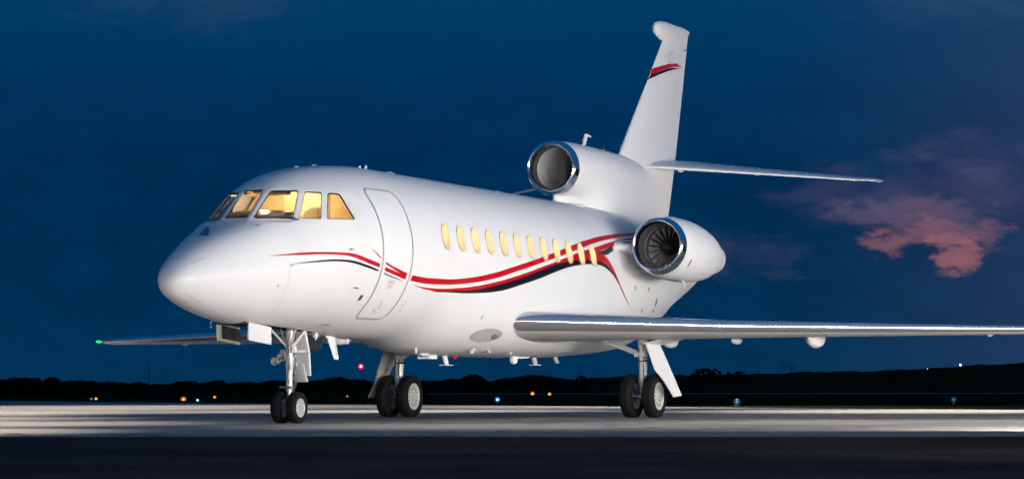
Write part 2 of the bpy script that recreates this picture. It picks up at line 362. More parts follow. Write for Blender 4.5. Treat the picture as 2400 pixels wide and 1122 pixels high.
STRIPES = {
    'red_nose': ([(-1.768, 2.229), (-1.45, 2.265), (-1.257, 2.287), (-0.94, 2.311), (-0.547, 2.326), (-0.263, 2.329), (-0.081, 2.313), (0.178, 2.27), (0.505, 2.214)],
        [(-1.769, 2.225), (-1.452, 2.245), (-1.189, 2.261), (-0.815, 2.284), (-0.548, 2.291), (-0.321, 2.29), (-0.077, 2.262), (0.189, 2.21), (0.501, 2.16)]),
    'black_nose': ([(-1.388, 2.134), (-1.121, 2.171), (-0.842, 2.205), (-0.545, 2.23), (-0.316, 2.234), (-0.102, 2.221), (0.198, 2.179), (0.5, 2.127)],
        [(-1.388, 2.132), (-1.071, 2.16), (-0.814, 2.183), (-0.542, 2.201), (-0.312, 2.203), (-0.063, 2.184), (0.209, 2.144), (0.488, 2.106)]),
    'sliver': ([(0.246, 2.419), (0.369, 2.369), (0.511, 2.303)],
        [(0.246, 2.416), (0.369, 2.355), (0.5, 2.284)]),
    'door_up': ([(0.651, 2.243), (0.843, 2.197), (1.039, 2.158), (1.302, 2.115)],
        [(0.655, 2.213), (0.855, 2.164), (1.059, 2.114), (1.243, 2.074), (1.293, 2.076)]),
    'door_low': ([(0.659, 2.173), (0.866, 2.138), (1.062, 2.109), (1.242, 2.075), (1.293, 2.076)],
        [(0.652, 2.126), (0.892, 2.085), (1.092, 2.054), (1.297, 2.024)]),
    'door_black': ([(0.657, 2.093), (0.91, 2.052), (1.23, 2.004)],
        [(0.659, 2.076), (0.92, 2.036), (1.232, 2.001)]),
    'red_a': ([(1.461, 2.09), (1.928, 2.072), (2.63, 2.079), (3.356, 2.129), (4.142, 2.229), (4.99, 2.375), (5.959, 2.548), (6.967, 2.739), (7.815, 2.896), (8.724, 3.028), (9.495, 3.114), (10.893, 3.228), (11.966, 3.302)],
        [(1.456, 2.012), (1.988, 1.989), (2.68, 2.003), (3.384, 2.051), (4.154, 2.142), (4.991, 2.288), (5.949, 2.461), (6.919, 2.639), (7.726, 2.786), (8.617, 2.938), (9.375, 3.034), (10.723, 3.163), (11.818, 3.242)]),
    'red_b': ([(1.656, 1.948), (2.236, 1.932), (2.724, 1.945), (3.408, 1.995), (4.165, 2.085), (4.995, 2.215), (5.949, 2.392), (6.9, 2.577), (7.689, 2.727), (8.538, 2.856), (9.298, 2.974), (10.667, 3.133), (11.73, 3.204)],
        [(1.66, 1.944), (2.059, 1.908), (2.475, 1.894), (2.757, 1.903), (3.433, 1.944), (4.177, 2.034), (4.999, 2.163), (5.949, 2.348), (6.647, 2.482), (7.28, 2.557), (7.885, 2.608), (8.286, 2.718), (8.826, 2.826), (9.333, 2.907), (10.453, 2.995), (11.462, 3.06)]),
    'red_tail': ([(7.859, 2.605), (8.13, 2.711), (8.359, 2.754), (8.435, 2.748), (8.617, 2.732), (8.79, 2.689), (9.038, 2.538), (9.286, 2.349), (9.512, 2.175), (10.039, 1.89)],
        [(7.858, 2.601), (8.086, 2.609), (8.39, 2.604), (8.65, 2.584), (8.882, 2.513), (9.08, 2.431), (9.343, 2.26), (9.581, 2.104), (10.042, 1.887)]),
    'black_wedge': ([(8.398, 2.75), (8.766, 2.806), (9.261, 2.91)],
        [(8.395, 2.746), (8.707, 2.718), (9.229, 2.82)]),
    'black_b': ([(2.223, 1.894), (2.475, 1.894), (2.757, 1.903), (3.433, 1.944), (4.177, 2.034), (4.999, 2.163), (5.949, 2.348), (6.647, 2.482), (7.28, 2.557), (7.884, 2.604), (8.39, 2.604), (8.65, 2.584), (8.882, 2.513), (9.08, 2.431), (9.343, 2.26)],
        [(2.225, 1.892), (2.489, 1.881), (2.538, 1.888), (3.159, 1.893), (3.879, 1.92), (4.462, 1.971), (5.075, 2.07), (5.952, 2.225), (6.645, 2.366), (7.268, 2.469), (7.865, 2.527), (8.374, 2.544), (8.636, 2.52), (8.878, 2.459), (9.08, 2.391), (9.343, 2.251)]),
}
FIN = {'red': ([(14.122, 6.556), (14.492, 6.638), (14.867, 6.721), (15.247, 6.781), (15.555, 6.814), (15.749, 6.796), (15.865, 6.785)], [(14.009, 6.406), (14.416, 6.524), (14.866, 6.635), (15.246, 6.716), (15.554, 6.754), (15.748, 6.772), (15.865, 6.783)]), 'black': ([(14.028, 6.417), (14.416, 6.521), (14.866, 6.631), (15.17, 6.692), (15.476, 6.722), (15.728, 6.737)], [(13.891, 6.304), (14.266, 6.422), (14.639, 6.523), (15.016, 6.612), (15.399, 6.686), (15.728, 6.735)])}
PIN = {'eye_dark': [(-2.276, 0.095, 2.486), (-1.953, 0.187, 2.603), (-1.964, 0.132, 2.603), (-2.292, -0.047, 2.481)], 'eye_frame': [(-2.315, 0.094, 2.47), (-1.88, 0.238, 2.625), (-1.908, 0.146, 2.624), (-2.33, -0.086, 2.464)], 'eye_white': [(-1.952, 0.11, 2.609), (-1.941, -0.011, 2.615), (-2.194, -0.093, 2.519), (-2.292, -0.07, 2.481)], 'lamp': [(4.562, -0.941, 1.297), (4.088, -0.879, 1.276), (5.065, -0.996, 1.333), (4.4, -1.016, 1.401), (4.78, -0.841, 1.193)], 'port': [(4.086, -1.088, 1.559)], 'probe1': [(-0.214, -1.081, 2.379)], 'probe2': [(0.059, -1.005, 1.87)], 'probe3': [(0.147, -0.526, 1.384)], 'knob': [(-1.725, -0.467, 2.62)], 'pin': [(-1.394, -0.801, 2.117)]}
JET = empty('business_jet'); tag(JET, 'white three-engined business jet with red and black swoosh, lit windows, parked on concrete apron', 'jet')

# cockpit glazing (starboard is the mirror image): corners top-front, top-rear, bottom-rear, bottom-front
PANE_B = [(-.995, .149, 3.178), (-.995, -.149, 3.178), (-1.49, -.176, 2.764), (-1.49, .176, 2.764)]
PANE_C = [(-.980, -.248, 3.165), (-.720, -.540, 3.174), (-1.118, -.676, 2.764), (-1.460, -.258, 2.765)]
PANE_D = [(-.641, -.598, 3.164), (-.378, -.718, 3.165), (-.702, -.881, 2.774), (-1.037, -.721, 2.773)]
PANE_E = [(-.282, -.755, 3.161), (-.037, -.815, 3.168), (-.007, -1.045, 2.800), (-.596, -.913, 2.783)]
def plane_of(P, inset=0.0):
    P = np.array(P); c = P.mean(0); n = np.linalg.svd(P-c)[2][2]
    if n @ (c - np.array([0, 0, 2.2])) < 0: n = -n
    return c - n*inset, n
mirror = lambda P: [(x, -y, z) for x, y, z in P]
FACETS = [plane_of(PANE_B, .004)]
for q in (PANE_C, PANE_D, PANE_E):
    FACETS += [plane_of(q, .008), plane_of(mirror(q), .008)]
def facet(P):                                # press flat window facets into the smooth body above the sill
    P = P.copy(); zone = (P[:, 0] > -2.2) & (P[:, 0] < .45)
    bl = np.clip((P[:, 2]-2.70)/.05, 0, 1); bl = bl*bl*(3-2*bl)*zone
    top = np.clip((3.36-P[:, 2])/.08, 0, 1); bl = bl*top
    for c, n in FACETS:
        dist = (P-c) @ n; P -= (np.maximum(dist, 0)*bl)[:, None]*n
    return P
def body(xs, nth, x_facet=True):
    th = np.linspace(0, 2*np.pi, nth, endpoint=False); w, zm, zt, zb, pl, pu = fus(xs); si = np.sin(th)[None]; c = np.cos(th)[None]
    h = np.where(si > 0, (zt-zm)[:, None], (zm-zb)[:, None])
    ex = np.where(si > 0, (2/pu)[:, None], (2/pl)[:, None]); c = np.sign(c)*np.abs(c)**ex; si = np.sign(si)*np.abs(si)**ex
    P = np.stack([np.repeat(xs[:, None], nth, 1), w[:, None]*c, zm[:, None] + h*si], -1)
    if x_facet: P = facet(P.reshape(-1, 3)).reshape(P.shape)
    return P
def skin(x, z, off=.004):                    # a point on the port flank
    w, zm, zt, zb, pl, pu = [float(k[0]) for k in fus(np.array([x]))]
    e = pu if z > zm else pl; h = zt-zm if z > zm else zm-zb; s = max(-1, min(1, (z-zm)/h)); c = max(0, 1-abs(s)**e)**(1/e)
    n = Vector((0, -c**(e-1)/w, math.copysign(abs(s)**(e-1), s)/h)).normalized()
    return Vector((x, -w*c, zm+h*s)) + n*off, n

def hole(bm, P, margin=.0, thru=.25):
    """cut a convex opening with corners P out of the skin"""
    P = [Vector(q) for q in P]; c = sum(P, Vector())/len(P); n = Vector()
    for i in range(len(P)): n += (P[i]-c).cross(P[(i+1) % len(P)]-c)
    n.normalize(); rad = max((q-c).length for q in P) + .14
    fs = set()
    for v in bm.verts:
        d_ = v.co-c
        if abs(d_.x) < rad and abs(d_.y) < rad and abs(d_.z) < rad: fs.update(v.link_faces)
    fs = list(fs)
    sub_ = bmesh.new(); mp_ = {}; back = {}
    for f in fs:
        for v in f.verts:
            if v not in mp_: q = sub_.verts.new(v.co); mp_[v] = q; back[q] = v
    for f in fs: sub_.faces.new([mp_[v] for v in f.verts])
    bmesh.ops.delete(bm, geom=fs, context='FACES_ONLY')
    planes = []
    for i in range(len(P)):
        a, b = P[i], P[(i+1) % len(P)]; no = (b-a).cross(n).normalized()
        if (c-a).dot(no) > 0: no = -no
        planes.append((a, no))
        bmesh.ops.bisect_plane(sub_, geom=sub_.verts[:]+sub_.edges[:]+sub_.faces[:], dist=1e-5, plane_co=a, plane_no=no)
    for f in sub_.faces:
        m_ = f.calc_center_median()
        if all((m_-a).dot(no) < 0 for a, no in planes) and abs((m_-c).dot(n)) < thru: continue
        vs = []
        for v in f.verts:
            q = back.get(v)
            if q is None: q = bm.verts.new(v.co); back[v] = q
            vs.append(q)
        try: bm.faces.new(vs)
        except ValueError: pass
    sub_.free()
def rounded(P, r, k=4):                      # round the corners of a polygon
    P = [Vector(q) for q in P]; out = []
    for i in range(len(P)):
        a, b, c = P[i-1], P[i], P[(i+1) % len(P)]; u = (a-b).normalized(); v = (c-b).normalized()
        p0, p1 = b+u*r, b+v*r
        for j in range(k+1):
            t_ = j/k; out.append(p0*(1-t_)**2 + b*2*t_*(1-t_) + p1*t_*t_)
    return out
def inset(P, d):
    P = [Vector(q) for q in P]; c = sum(P, Vector())/len(P)
    return [q + (c-q).normalized()*d for q in P]
def project_plane(P, c, n):
    c = Vector(c); n = Vector(n); return [Vector(q) - n*((Vector(q)-c).dot(n)) for q in P]

WIN_X = [2.507 + i*.5183 for i in range(12)]; WIN_Z = 2.695
def fuselage():
    x = [-3.25 + (i/40)**2*1.2 for i in range(1, 41)]
    x += list(np.arange(-2.03, .5, .022)) + list(np.arange(.5, 8.9, .06)) + list(np.arange(8.95, 16.25, .12)) + [16.3]
    xs, n = np.array(x), 224
    if True:
        P = body(xs, n); k = len(xs); vs = [tuple(q) for q in P.reshape(-1, 3)]
        fs = [(a*n+i, a*n+(i+1) % n, (a+1)*n+(i+1) % n, (a+1)*n+i) for a in range(k-1) for i in range(n)]; fs.append(tuple(range(n))[::-1])
        o = obj('fuselage_skin', vs, fs, 'white_paint', JET, True, 0)
        bm = bmesh.new(); bm.from_mesh(o.data); bmesh.ops.recalc_face_normals(bm, faces=bm.faces[:])
        for pn in PANES: hole(bm, pn)
        hole(bm, [(-1.62, -.22, 1.335), (.32, -.22, 1.25), (.32, .22, 1.25), (-1.62, .22, 1.335)], thru=.2)
        for wx in WIN_X: hole(bm, window_ring(wx, 0)[1])
        bmesh.ops.delete(bm, geom=[v for v in bm.verts if not v.link_faces], context='VERTS')
        bm.to_mesh(o.data); bm.free()
        o.data.polygons.foreach_set('use_smooth', [True]*len(o.data.polygons))
def flat_pane(P):
    c, n = plane_of(P, .008); return project_plane(P, c, n)
PANES = [rounded(project_plane(PANE_B, *plane_of(PANE_B, .004)), .03)]
for q in (PANE_C, PANE_D, PANE_E):
    f_ = flat_pane(q); PANES += [rounded(f_, .045), rounded([Vector((v.x, -v.y, v.z)) for v in f_][::-1], .045)]
def window_ring(wx, grow, n=20, push=0.0, hx=.128, hz=.186):
    c, nn_ = skin(wx, WIN_Z, -push); up = Vector((1, 0, 0)).cross(nn_).normalized(); up = up if up.z > 0 else -up
    pts = []
    for i in range(n):
        t_ = 2*math.pi*i/n; a, b = math.cos(t_), math.sin(t_); e_ = 2/2.35
        pts.append(c + Vector((1, 0, 0))*(math.copysign(abs(a)**e_, a)*(hx+grow)) + up*(math.copysign(abs(b)**e_, b)*(hz+grow)))
    return nn_, pts
fuselage()

# exhaust of the centre engine closes the tail
MB().lathe((16.28, 0, 3.10), (1, 0, .06), [(0, .455), (.18, .44), (.30, .43), (.30, .41), (.05, .40), (-.5, .36)], 40).build('tail_exhaust', 'steel', JET)
MB().lathe((15.95, 0, 3.09), (1, 0, .06), [(0, .41), (.001, 0.0)], 40).build('exhaust_inner', 'duct_dark', JET)

# glazing
for pn in PANES:
    c = sum(pn, Vector())/len(pn); n = Vector()
    for i in range(len(pn)): n += (pn[i]-c).cross(pn[(i+1) % len(pn)]-c)
    n.normalize(); n = n if n.dot(c - Vector((0, 0, 2.3))) > 0 else -n
    k = len(pn); inn = inset(pn, .010); deep = [q - n*.016 for q in inn]; lift = [q + n*.002 for q in inset(pn, -.002)]; lift2 = [q + n*.002 for q in inn]
    fr = MB().add(lift + lift2 + deep, [(i, (i+1) % k, k+(i+1) % k, k+i) for i in range(k)] + [(k+i, k+(i+1) % k, 2*k+(i+1) % k, 2*k+i) for i in range(k)]).build('window_gasket', 'black_rubber', JET)
    MB().add([q - n*.010 for q in inset(pn, .004)], [tuple(range(k))]).build('pane', 'glass_pane', fr, False)
# wiper resting along the port windscreen
MB().path([(-1.47, -.30, 2.757), (-1.30, -.50, 2.765), (-1.13, -.71, 2.757)], .009, 6).path([(-1.16, -.70, 2.752), (-1.10, -.75, 2.742)], .010, 6).build('wiper', 'black_rubber', JET)
MB().path([(-1.47, .30, 2.757), (-1.30, .50, 2.765), (-1.13, .71, 2.757)], .009, 6).build('wiper', 'black_rubber', JET)

# cabin windows: reveal, inner frame, glowing pane
for wx in WIN_X:
    nn_, o0 = window_ring(wx, .004, push=-.002); _, o1 = window_ring(wx, -.012, push=-.004); _, i0 = window_ring(wx, -.022, push=.035); _, i1 = window_ring(wx, -.045, push=.045); _, i2 = window_ring(wx, -.055, push=.10)
    k = 20; ringf = lambda a: [(a*k+i, a*k+(i+1) % k, (a+1)*k+(i+1) % k, (a+1)*k+i) for i in range(k)]
    fr = MB().add(o0+o1+i0+i1+i2, ringf(0)+ringf(1)+ringf(2)+ringf(3)).build('cabin_window', 'window_reveal', JET, True, 25)
    MB().add(window_ring(wx, .010, push=-.003)[1] + window_ring(wx, .003, push=-.005)[1], ringf(0)).build('window_seal', 'window_seal', fr, False)
    MB().add(window_ring(wx, -.05, push=.10)[1], [tuple(range(k))]).build('pane', 'window_glow', fr, False)
    MB().add(window_ring(wx, -.02, push=.03)[1], [tuple(range(k))]).build('outer_pane', 'glass_pane', fr, False)

# livery
def strip(name, key, mat, n=70, m=5, off=.004):
    up, lo = STRIPES[key]
    U, L = np.array(up), np.array(lo); vs = []
    for i in range(n):
        t_ = i/(n-1); xu = U[0, 0]+(U[-1, 0]-U[0, 0])*t_; xl = L[0, 0]+(L[-1, 0]-L[0, 0])*t_
        zu = float(pchip(np.array([xu]), U[:, 0], U[:, 1])[0]); zl = float(pchip(np.array([xl]), L[:, 0], L[:, 1])[0])
        for j in range(m):
            s_ = j/(m-1); vs.append(skin(xl+(xu-xl)*s_, zl+(zu-zl)*s_, off)[0])
    fs = [(a*m+j, (a+1)*m+j, (a+1)*m+j+1, a*m+j+1) for a in range(n-1) for j in range(m-1)]
    return MB().add(vs, fs).build(name, mat, JET, True, 0)
for key in ('red_nose', 'sliver', 'door_up', 'door_low', 'red_a', 'red_b'): strip('red_stripe', key, 'red_paint')
strip('red_stripe', 'red_tail', 'red_paint', off=.0065)
for key in ('black_nose', 'door_black', 'black_b'): strip('black_stripe', key, 'black_paint')
strip('black_stripe', 'black_wedge', 'black_paint', off=.0055)

for o in [q for q in JET.children if q.name.split('.')[0] in ('red_stripe', 'black_stripe')]:
    xs_ = [v.co.x for v in o.data.vertices]
    if max(xs_) > 5.3:
        bm = bmesh.new(); bm.from_mesh(o.data)
        for wx in WIN_X[5:]:
            if min(xs_) < wx+.2: hole(bm, window_ring(wx, .011)[1])
        bm.to_mesh(o.data); bm.free()
def ribbon(name, pts, width, mat, parent=JET, off=.0035, closed=False, widths=None):
    """a flat band on the port flank following (x, z) points"""
    P = [skin(x, z, off) for x, z in pts]; n = len(P); vs = []
    for i, (q, nn_) in enumerate(P):
        a = P[(i-1) % n][0] if (closed or i) else q; b = P[(i+1) % n][0] if (closed or i < n-1) else q
        s_ = (b-a).normalized().cross(nn_).normalized(); w_ = (widths[i] if widths else width)/2
        vs += [q+s_*w_, q-s_*w_]
    L = n if closed else n-1
    fs = [(2*i, 2*((i+1) % n), 2*((i+1) % n)+1, 2*i+1) for i in range(L)]
    return MB().add(vs, fs).build(name, mat, parent, True, 0)
def round_rect(x0, x1, z0, z1, r, k=8, seg=14):
    out = []
    for cx, cz, a0 in ((x1-r, z1-r, 0), (x0+r, z1-r, 90), (x0+r, z0+r, 180), (x1-r, z0+r, 270)):
        out += [(cx+r*math.cos(R(a0+90*i/k)), cz+r*math.sin(R(a0+90*i/k))) for i in range(k+1)]
    dense = []
    for i in range(len(out)):
        a, b = out[i], out[(i+1) % len(out)]; q = max(1, int(math.hypot(b[0]-a[0], b[1]-a[1])/.05))
        dense += [(a[0]+(b[0]-a[0])*j/q, a[1]+(b[1]-a[1])*j/q) for j in range(q)]
    return dense
door = ribbon('door_surround', round_rect(.565, 1.388, 1.462, 3.285, .13), .029, 'grey_trim', closed=True)
ribbon('door_gap', round_rect(.577, 1.376, 1.474, 3.273, .12), .006, 'dark_seam', door, off=.006, closed=True)
# skin joints
def hoop(x, a0, a1, wdt, mat, off=.003, n=60, slope=0.0):
    w, zm, zt, zb, pl, pu = [float(k[0]) for k in fus(np.array([x]))]; vs = []
    for i in range(n+1):
        t_ = R(a0+(a1-a0)*i/n); c, s_ = math.cos(t_), math.sin(t_); h = zt-zm if s_ > 0 else zm-zb
        nn_ = Vector((0, -c/w, s_/h)).normalized(); q = Vector((x, -w*c, zm+h*s_)) + nn_*off
        vs += [q + Vector((-wdt/2 + slope*s_, 0, 0)), q + Vector((wdt/2 + slope*s_, 0, 0))]
    return MB().add(vs, [(2*i, 2*i+2, 2*i+3, 2*i+1) for i in range(n)]).build('skin_joint', mat, JET, True, 0)
hoop(-1.425, -75, 33, .006, 'grey_trim', off=.0025)
hoop(2.72, -88, 4, .010, 'seam')
for x_ in (4.30, 6.36, 8.45, 9.25): hoop(x_, -60, 70, .005, 'seam')
hoop(.02, -70, 60, .004, 'seam')
ribbon('skin_joint', [(x, 3.52 - .004*(x-1)) for x in np.arange(.1, 3.6, .2)], .010, 'seam')
ribbon('skin_joint', [(x, 3.40) for x in np.arange(3.6, 8.8, .3)], .008, 'seam')
ribbon('skin_joint', [(x, 1.262 - .01*x) for x in np.arange(.5, 2.9, .2)], .008, 'seam')
ribbon('lightning_strip', [(-3.08, 2.04), (-2.92, 2.10), (-2.77, 2.16)], .007, 'dark_seam')
ribbon('lightning_strip', [(-3.06, 1.70), (-2.9, 1.645), (-2.73, 1.59)], .006, 'grey_trim')

# small fittings on the flank
def probe(x, z, ln=.16, r=.011, stand=.06):
    ln, r, stand = ln*.7, r*.6, stand*.6
    q, n = skin(x, z, 0); mb = MB().tube(q, q+n*stand, .009, .006, 8); mb.tube(q+n*stand+Vector((.05, 0, 0)), q+n*stand+Vector((-ln, 0, 0)), r, r*.6, 8)
    mb.tube(q, q+n*.005, .018, .016, 14); mb.build('probe', 'steel', JET)
for q in ('probe1', 'probe2', 'probe3', 'knob', 'pin'): probe(PIN[q][0][0], PIN[q][0][2], {'probe1': .14, 'probe2': .16, 'probe3': .2}.get(q, .03), .011, .05)
ribbon('vent', [(.318, 1.70), (.318, 1.775)], .075, 'dark_seam'); 
for i in range(4): ribbon('vent_slat', [(.291+.018*i, 1.70), (.291+.018*i, 1.775)], .008, 'steel', off=.007)
def dot(x, z, wx, wz, mat='dark_seam', name='access_mark', off=.004): return ribbon(name, [(x, z-wz/2), (x, z+wz/2)], wx, mat, off=off)
for x, z, a, b in ((10.22, 2.22, .05, .07), (11.07, 2.23, .05, .07), (11.76, 2.02, .09, .13), (10.9, 1.85, .05, .07), (11.73, 1.87, .05, .06), (-1.56, 2.02, .02, .012), (-1.60, 1.84, .03, .025)): dot(x, z, a, b)
def lettering(body_, x, z, size, mat, name='lettering'):
    cu = bpy.data.curves.new(name, 'FONT'); cu.body = body_; cu.size = size; cu.align_x = 'CENTER'
    tmp = bpy.data.objects.new(name, cu); COL.objects.link(tmp); bpy.context.view_layer.update()
    me = bpy.data.meshes.new_from_object(tmp.evaluated_get(bpy.context.evaluated_depsgraph_get())); bpy.data.objects.remove(tmp)
    for v in me.vertices:
        v.co = skin(x + v.co.x, z + v.co.y, .005)[0]
    o = bpy.data.objects.new(name, me); COL.objects.link(o); o.parent = JET; me.materials.append(M[mat]); return o
lettering('SAIDA', .93, 1.95, .068, 'letter_red'); lettering('EXIT', .93, 1.885, .068, 'letter_red')
for x, z in ((.93, 1.70), (.95, 1.66), (.96, 1.62), (.90, 1.585), (.93, 1.56), (1.62, 1.72), (1.60, 1.67), (1.62, 1.60)): dot(x, z, .05, .012, 'letter_grey', 'placard')

# belly and wing-root fairing
def ring(x, w, zt, zb, p=2.3, n=64, zm=None):
    zm = (zt+zb)/2 if zm is None else zm; out = []
    for i in range(n):
        a = 2*math.pi*i/n; c, s_ = math.cos(a), math.sin(a); h = zt-zm if s_ > 0 else zm-zb
        out.append((x, w*math.copysign(abs(c)**(2/p), c), zm + h*math.copysign(abs(s_)**(2/p), s_)))
    return out

# ------------------------------------------------------------------ wings
def naca(t_, n=26, x0=0.0, x1=1.0, side=0):
    q = [x0 + (x1-x0)*(1-math.cos(math.pi*i/n))/2 if x0 == 0 else x0+(x1-x0)*i/n for i in range(n+1)]
    y = lambda x: 5*t_*(.2969*math.sqrt(x)-.126*x-.3516*x*x+.2843*x**3-.1036*x**4)
    return [(x, y(x)) for x in q]
WSEC = [(.6, 4.95, 1.535, 3.95, .128, 2.8), (1.25, 5.30, 1.535, 3.62, .128, 2.8), (2.6, 6.04, 1.495, 3.08, .120, 2.5), (3.95, 6.77, 1.452, 2.55, .112, 2.0), (6.8, 8.32, 1.415, 1.80, .105, 1.2), (9.35, 9.71, 1.395, 1.12, .10, .5), (9.60, 9.95, 1.40, .85, .085, .2), (9.68, 10.25, 1.405, .45, .06, 0)]
def wsec(i_, s): return WSEC[i_]
def wing_pt(sec_, s, xc, yc):
    y, xl, zl, c, t_, al = sec_; a = R(al); X, Z = xc*c, yc*c
    return (xl + X*math.cos(a) + Z*math.sin(a), s*y, zl - X*math.sin(a) + Z*math.cos(a))
upf = lambda x: 1 - .30*min(1, max(0, (x-.03)/.25))
def wing(s):
    w = empty('wing', JET)
    rings = []
    for sc in WSEC:
        q = naca(sc[4], 30); rings.append([wing_pt(sc, s, x, y*upf(x)) for x, y in q] + [wing_pt(sc, s, x, -y*1.0) for x, y in q[-2:0:-1]])
    MB().loft(rings).build('wing_panel', 'white_paint', w, True, 40)
    # polished leading edge in lengths, a hair proud of the skin
    def edge(i0, i1, f0, f1):
        rr = []
        for k in range(7):
            f = f0+(f1-f0)*k/6; ys = WSEC[0][0]
            A, B = WSEC[i0], WSEC[i1]; sc = [A[j]+(B[j]-A[j])*f for j in range(6)]
            xu = .07
            qu = [(xu*((i/14)**2), 1) for i in range(15)]
            yv = lambda x: 5*sc[4]*(.2969*math.sqrt(x)-.126*x-.3516*x*x+.2843*x**3)
            up = [wing_pt(sc, s, x-.003/sc[3], yv(x)*upf(x)+.004/sc[3]) for x, _ in qu[::-1]]; dn = [wing_pt(sc, s, x*.8-.003/sc[3], -yv(x*.8)-.004/sc[3]) for x, _ in qu[1:]]
            rr.append(up+dn)
        MB().loft(rr, closed=False, cap=False).build('leading_edge', 'chrome', w, True, 0)
    edge(0, 1, .75, 1); edge(1, 2, 0.0, 1); edge(2, 3, 0.0, .9965); edge(3, 4, .0, 1); edge(4, 5, 0, .5); edge(4, 5, .503, 1)
    # flap track fairings, aileron hinge fairing
    for y, x, ln, r, z in ((2.33, 9.0, .75, .095, 1.245), (3.42, 9.2, .55, .060, 1.255), (4.72, 9.45, .85, .135, 1.275), (7.55, 9.7, .3, .045, 1.325)):
        rr = []
        for f, k in ((0, .02), (.05, .35), (.15, .68), (.3, .92), (.5, 1), (.7, .85), (.88, .45), (1, .03)):
            rr.append([(x-ln*.6+ln*f, s*y+r*k*math.cos(2*math.pi*i/20), z+.02 - r*(.15 if math.sin(2*math.pi*i/20) < 0 else .6)*0 + r*k*(1.25 if math.sin(2*math.pi*i/20) < 0 else .5)*math.sin(2*math.pi*i/20)) for i in range(20)])
        MB().loft(rr).build('flap_fairing', 'white_paint', w)
    MB().ball((9.90, s*9.58, 1.395), .048, 8, (1.5, 1, .5)).build('navigation_light', 'green_lens' if s > 0 else 'red_lens', w)
    # root fillet
    return w
wing(-1); wing(1)

# ------------------------------------------------------------------ tail
FSEC = [(3.55, 12.2, 15.02, .17), (4.3, 12.35, 15.29, .17), (4.72, 12.48, 15.44, .165), (5.0, 12.72, 15.53, .15), (5.6, 13.30, 15.72, .135), (6.4, 14.08, 15.97, .115), (7.15, 14.81, 16.19, .10), (7.5, 15.12, 16.31, .085)]
fin = empty('fin', JET)
def fin_ring(z, xl, xt, th): 
    c = xt-xl; q = naca(th/1.0*1.0*.62, 24); return [(xl+x*c, y*c, z) for x, y in q] + [(xl+x*c, -y*c, z) for x, y in q[-2:0:-1]]
MB().loft([fin_ring(*f) for f in FSEC]).build('fin_panel', 'white_paint', fin, True, 40)
def fin_skin(x, z, off=.004):
    zs = [f[0] for f in FSEC]; xl = np.interp(z, zs, [f[1] for f in FSEC]); xt = np.interp(z, zs, [f[2] for f in FSEC]); th = np.interp(z, zs, [f[3] for f in FSEC])*.62
    c = xt-xl; x = max(x, float(xl)); u = min(1, max(0, (x-xl)/c)); y = 5*th*(.2969*math.sqrt(u)-.126*u-.3516*u*u+.2843*u**3-.1036*u**4)*c
    return Vector((x, -y-off, z))
def fin_patch(name, up, lo, mat, n=26, m=4, off=.004):
    vs = []
    for i in range(n):
        t_ = i/(n-1); xu, zu = up(t_); xl_, zl = lo(t_)
        for j in range(m):
            k = j/(m-1); vs.append(fin_skin(xl_+(xu-xl_)*k, zl+(zu-zl)*k, off))
    return MB().add(vs, [(a*m+j, (a+1)*m+j, (a+1)*m+j+1, a*m+j+1) for a in range(n-1) for j in range(m-1)]).build(name, mat, fin, True, 0)
def poly(P):
    P = np.array(P); return lambda t_: (float(P[0, 0]+(P[-1, 0]-P[0, 0])*t_), float(pchip(np.array([P[0, 0]+(P[-1, 0]-P[0, 0])*t_]), P[:, 0], P[:, 1])[0]))
fin_patch('red_stripe', poly(FIN['red'][0]), poly(FIN['red'][1]), 'red_paint')
fin_patch('black_stripe', poly(FIN['black'][0]), poly(FIN['black'][1]), 'black_paint')
# rudder hinge line and the joint of the tailplane carrier
fin_patch('hinge_line', lambda t_: (15.45+.62*t_-.35, 4.85+2.2*t_), lambda t_: (15.462+.62*t_-.35, 4.85+2.2*t_), 'seam')
fin_patch('carrier_joint', lambda t_: (13.62+.24*t_, 4.60-.86*t_), lambda t_: (13.638+.24*t_, 4.60-.86*t_), 'grey_trim')
fin_patch('access_panel', lambda t_: (15.10+.28*t_, 7.02), lambda t_: (14.98+.32*t_, 6.76), 'grey_trim', off=.003)
fin_patch('access_panel', lambda t_: (15.115+.262*t_, 7.01), lambda t_: (15.0+.292*t_, 6.772), 'door_paint', off=.005)
# bullet on top
bl = [(14.38, .01, 7.40, 7.37), (14.43, .065, 7.48, 7.30), (14.55, .09, 7.525, 7.24), (14.75, .104, 7.558, 7.19), (15.05, .105, 7.572, 7.17), (15.4, .09, 7.575, 7.2), (15.9, .06, 7.58, 7.3), (16.33, .012, 7.557, 7.50)]
MB().loft([ring(x, w, a, b, 2.0, 32) for x, w, a, b in bl]).build('fin_bullet', 'white_paint', fin, True, 60)
MB().tube((15.82, -.09, 7.125), (16.34, -.09, 7.125), .010, .005, 8).build('static_probe', 'steel', fin)
MB().tube((15.3, -.10, 4.86), (15.5, -.09, 4.80), .010, .006, 8).build('static_probe', 'steel', fin)
HSEC = [(0.0, 13.55, 4.64, 1.93, .068), (.35, 13.70, 4.63, 1.80, .068), (1.9, 14.77, 4.535, 1.25, .064), (3.55, 15.87, 4.435, .74, .06), (3.78, 16.10, 4.43, .52, .07), (3.86, 16.36, 4.425, .26, .05)]
TRIM = math.tan(R(8.0))                       # leading edge trimmed down
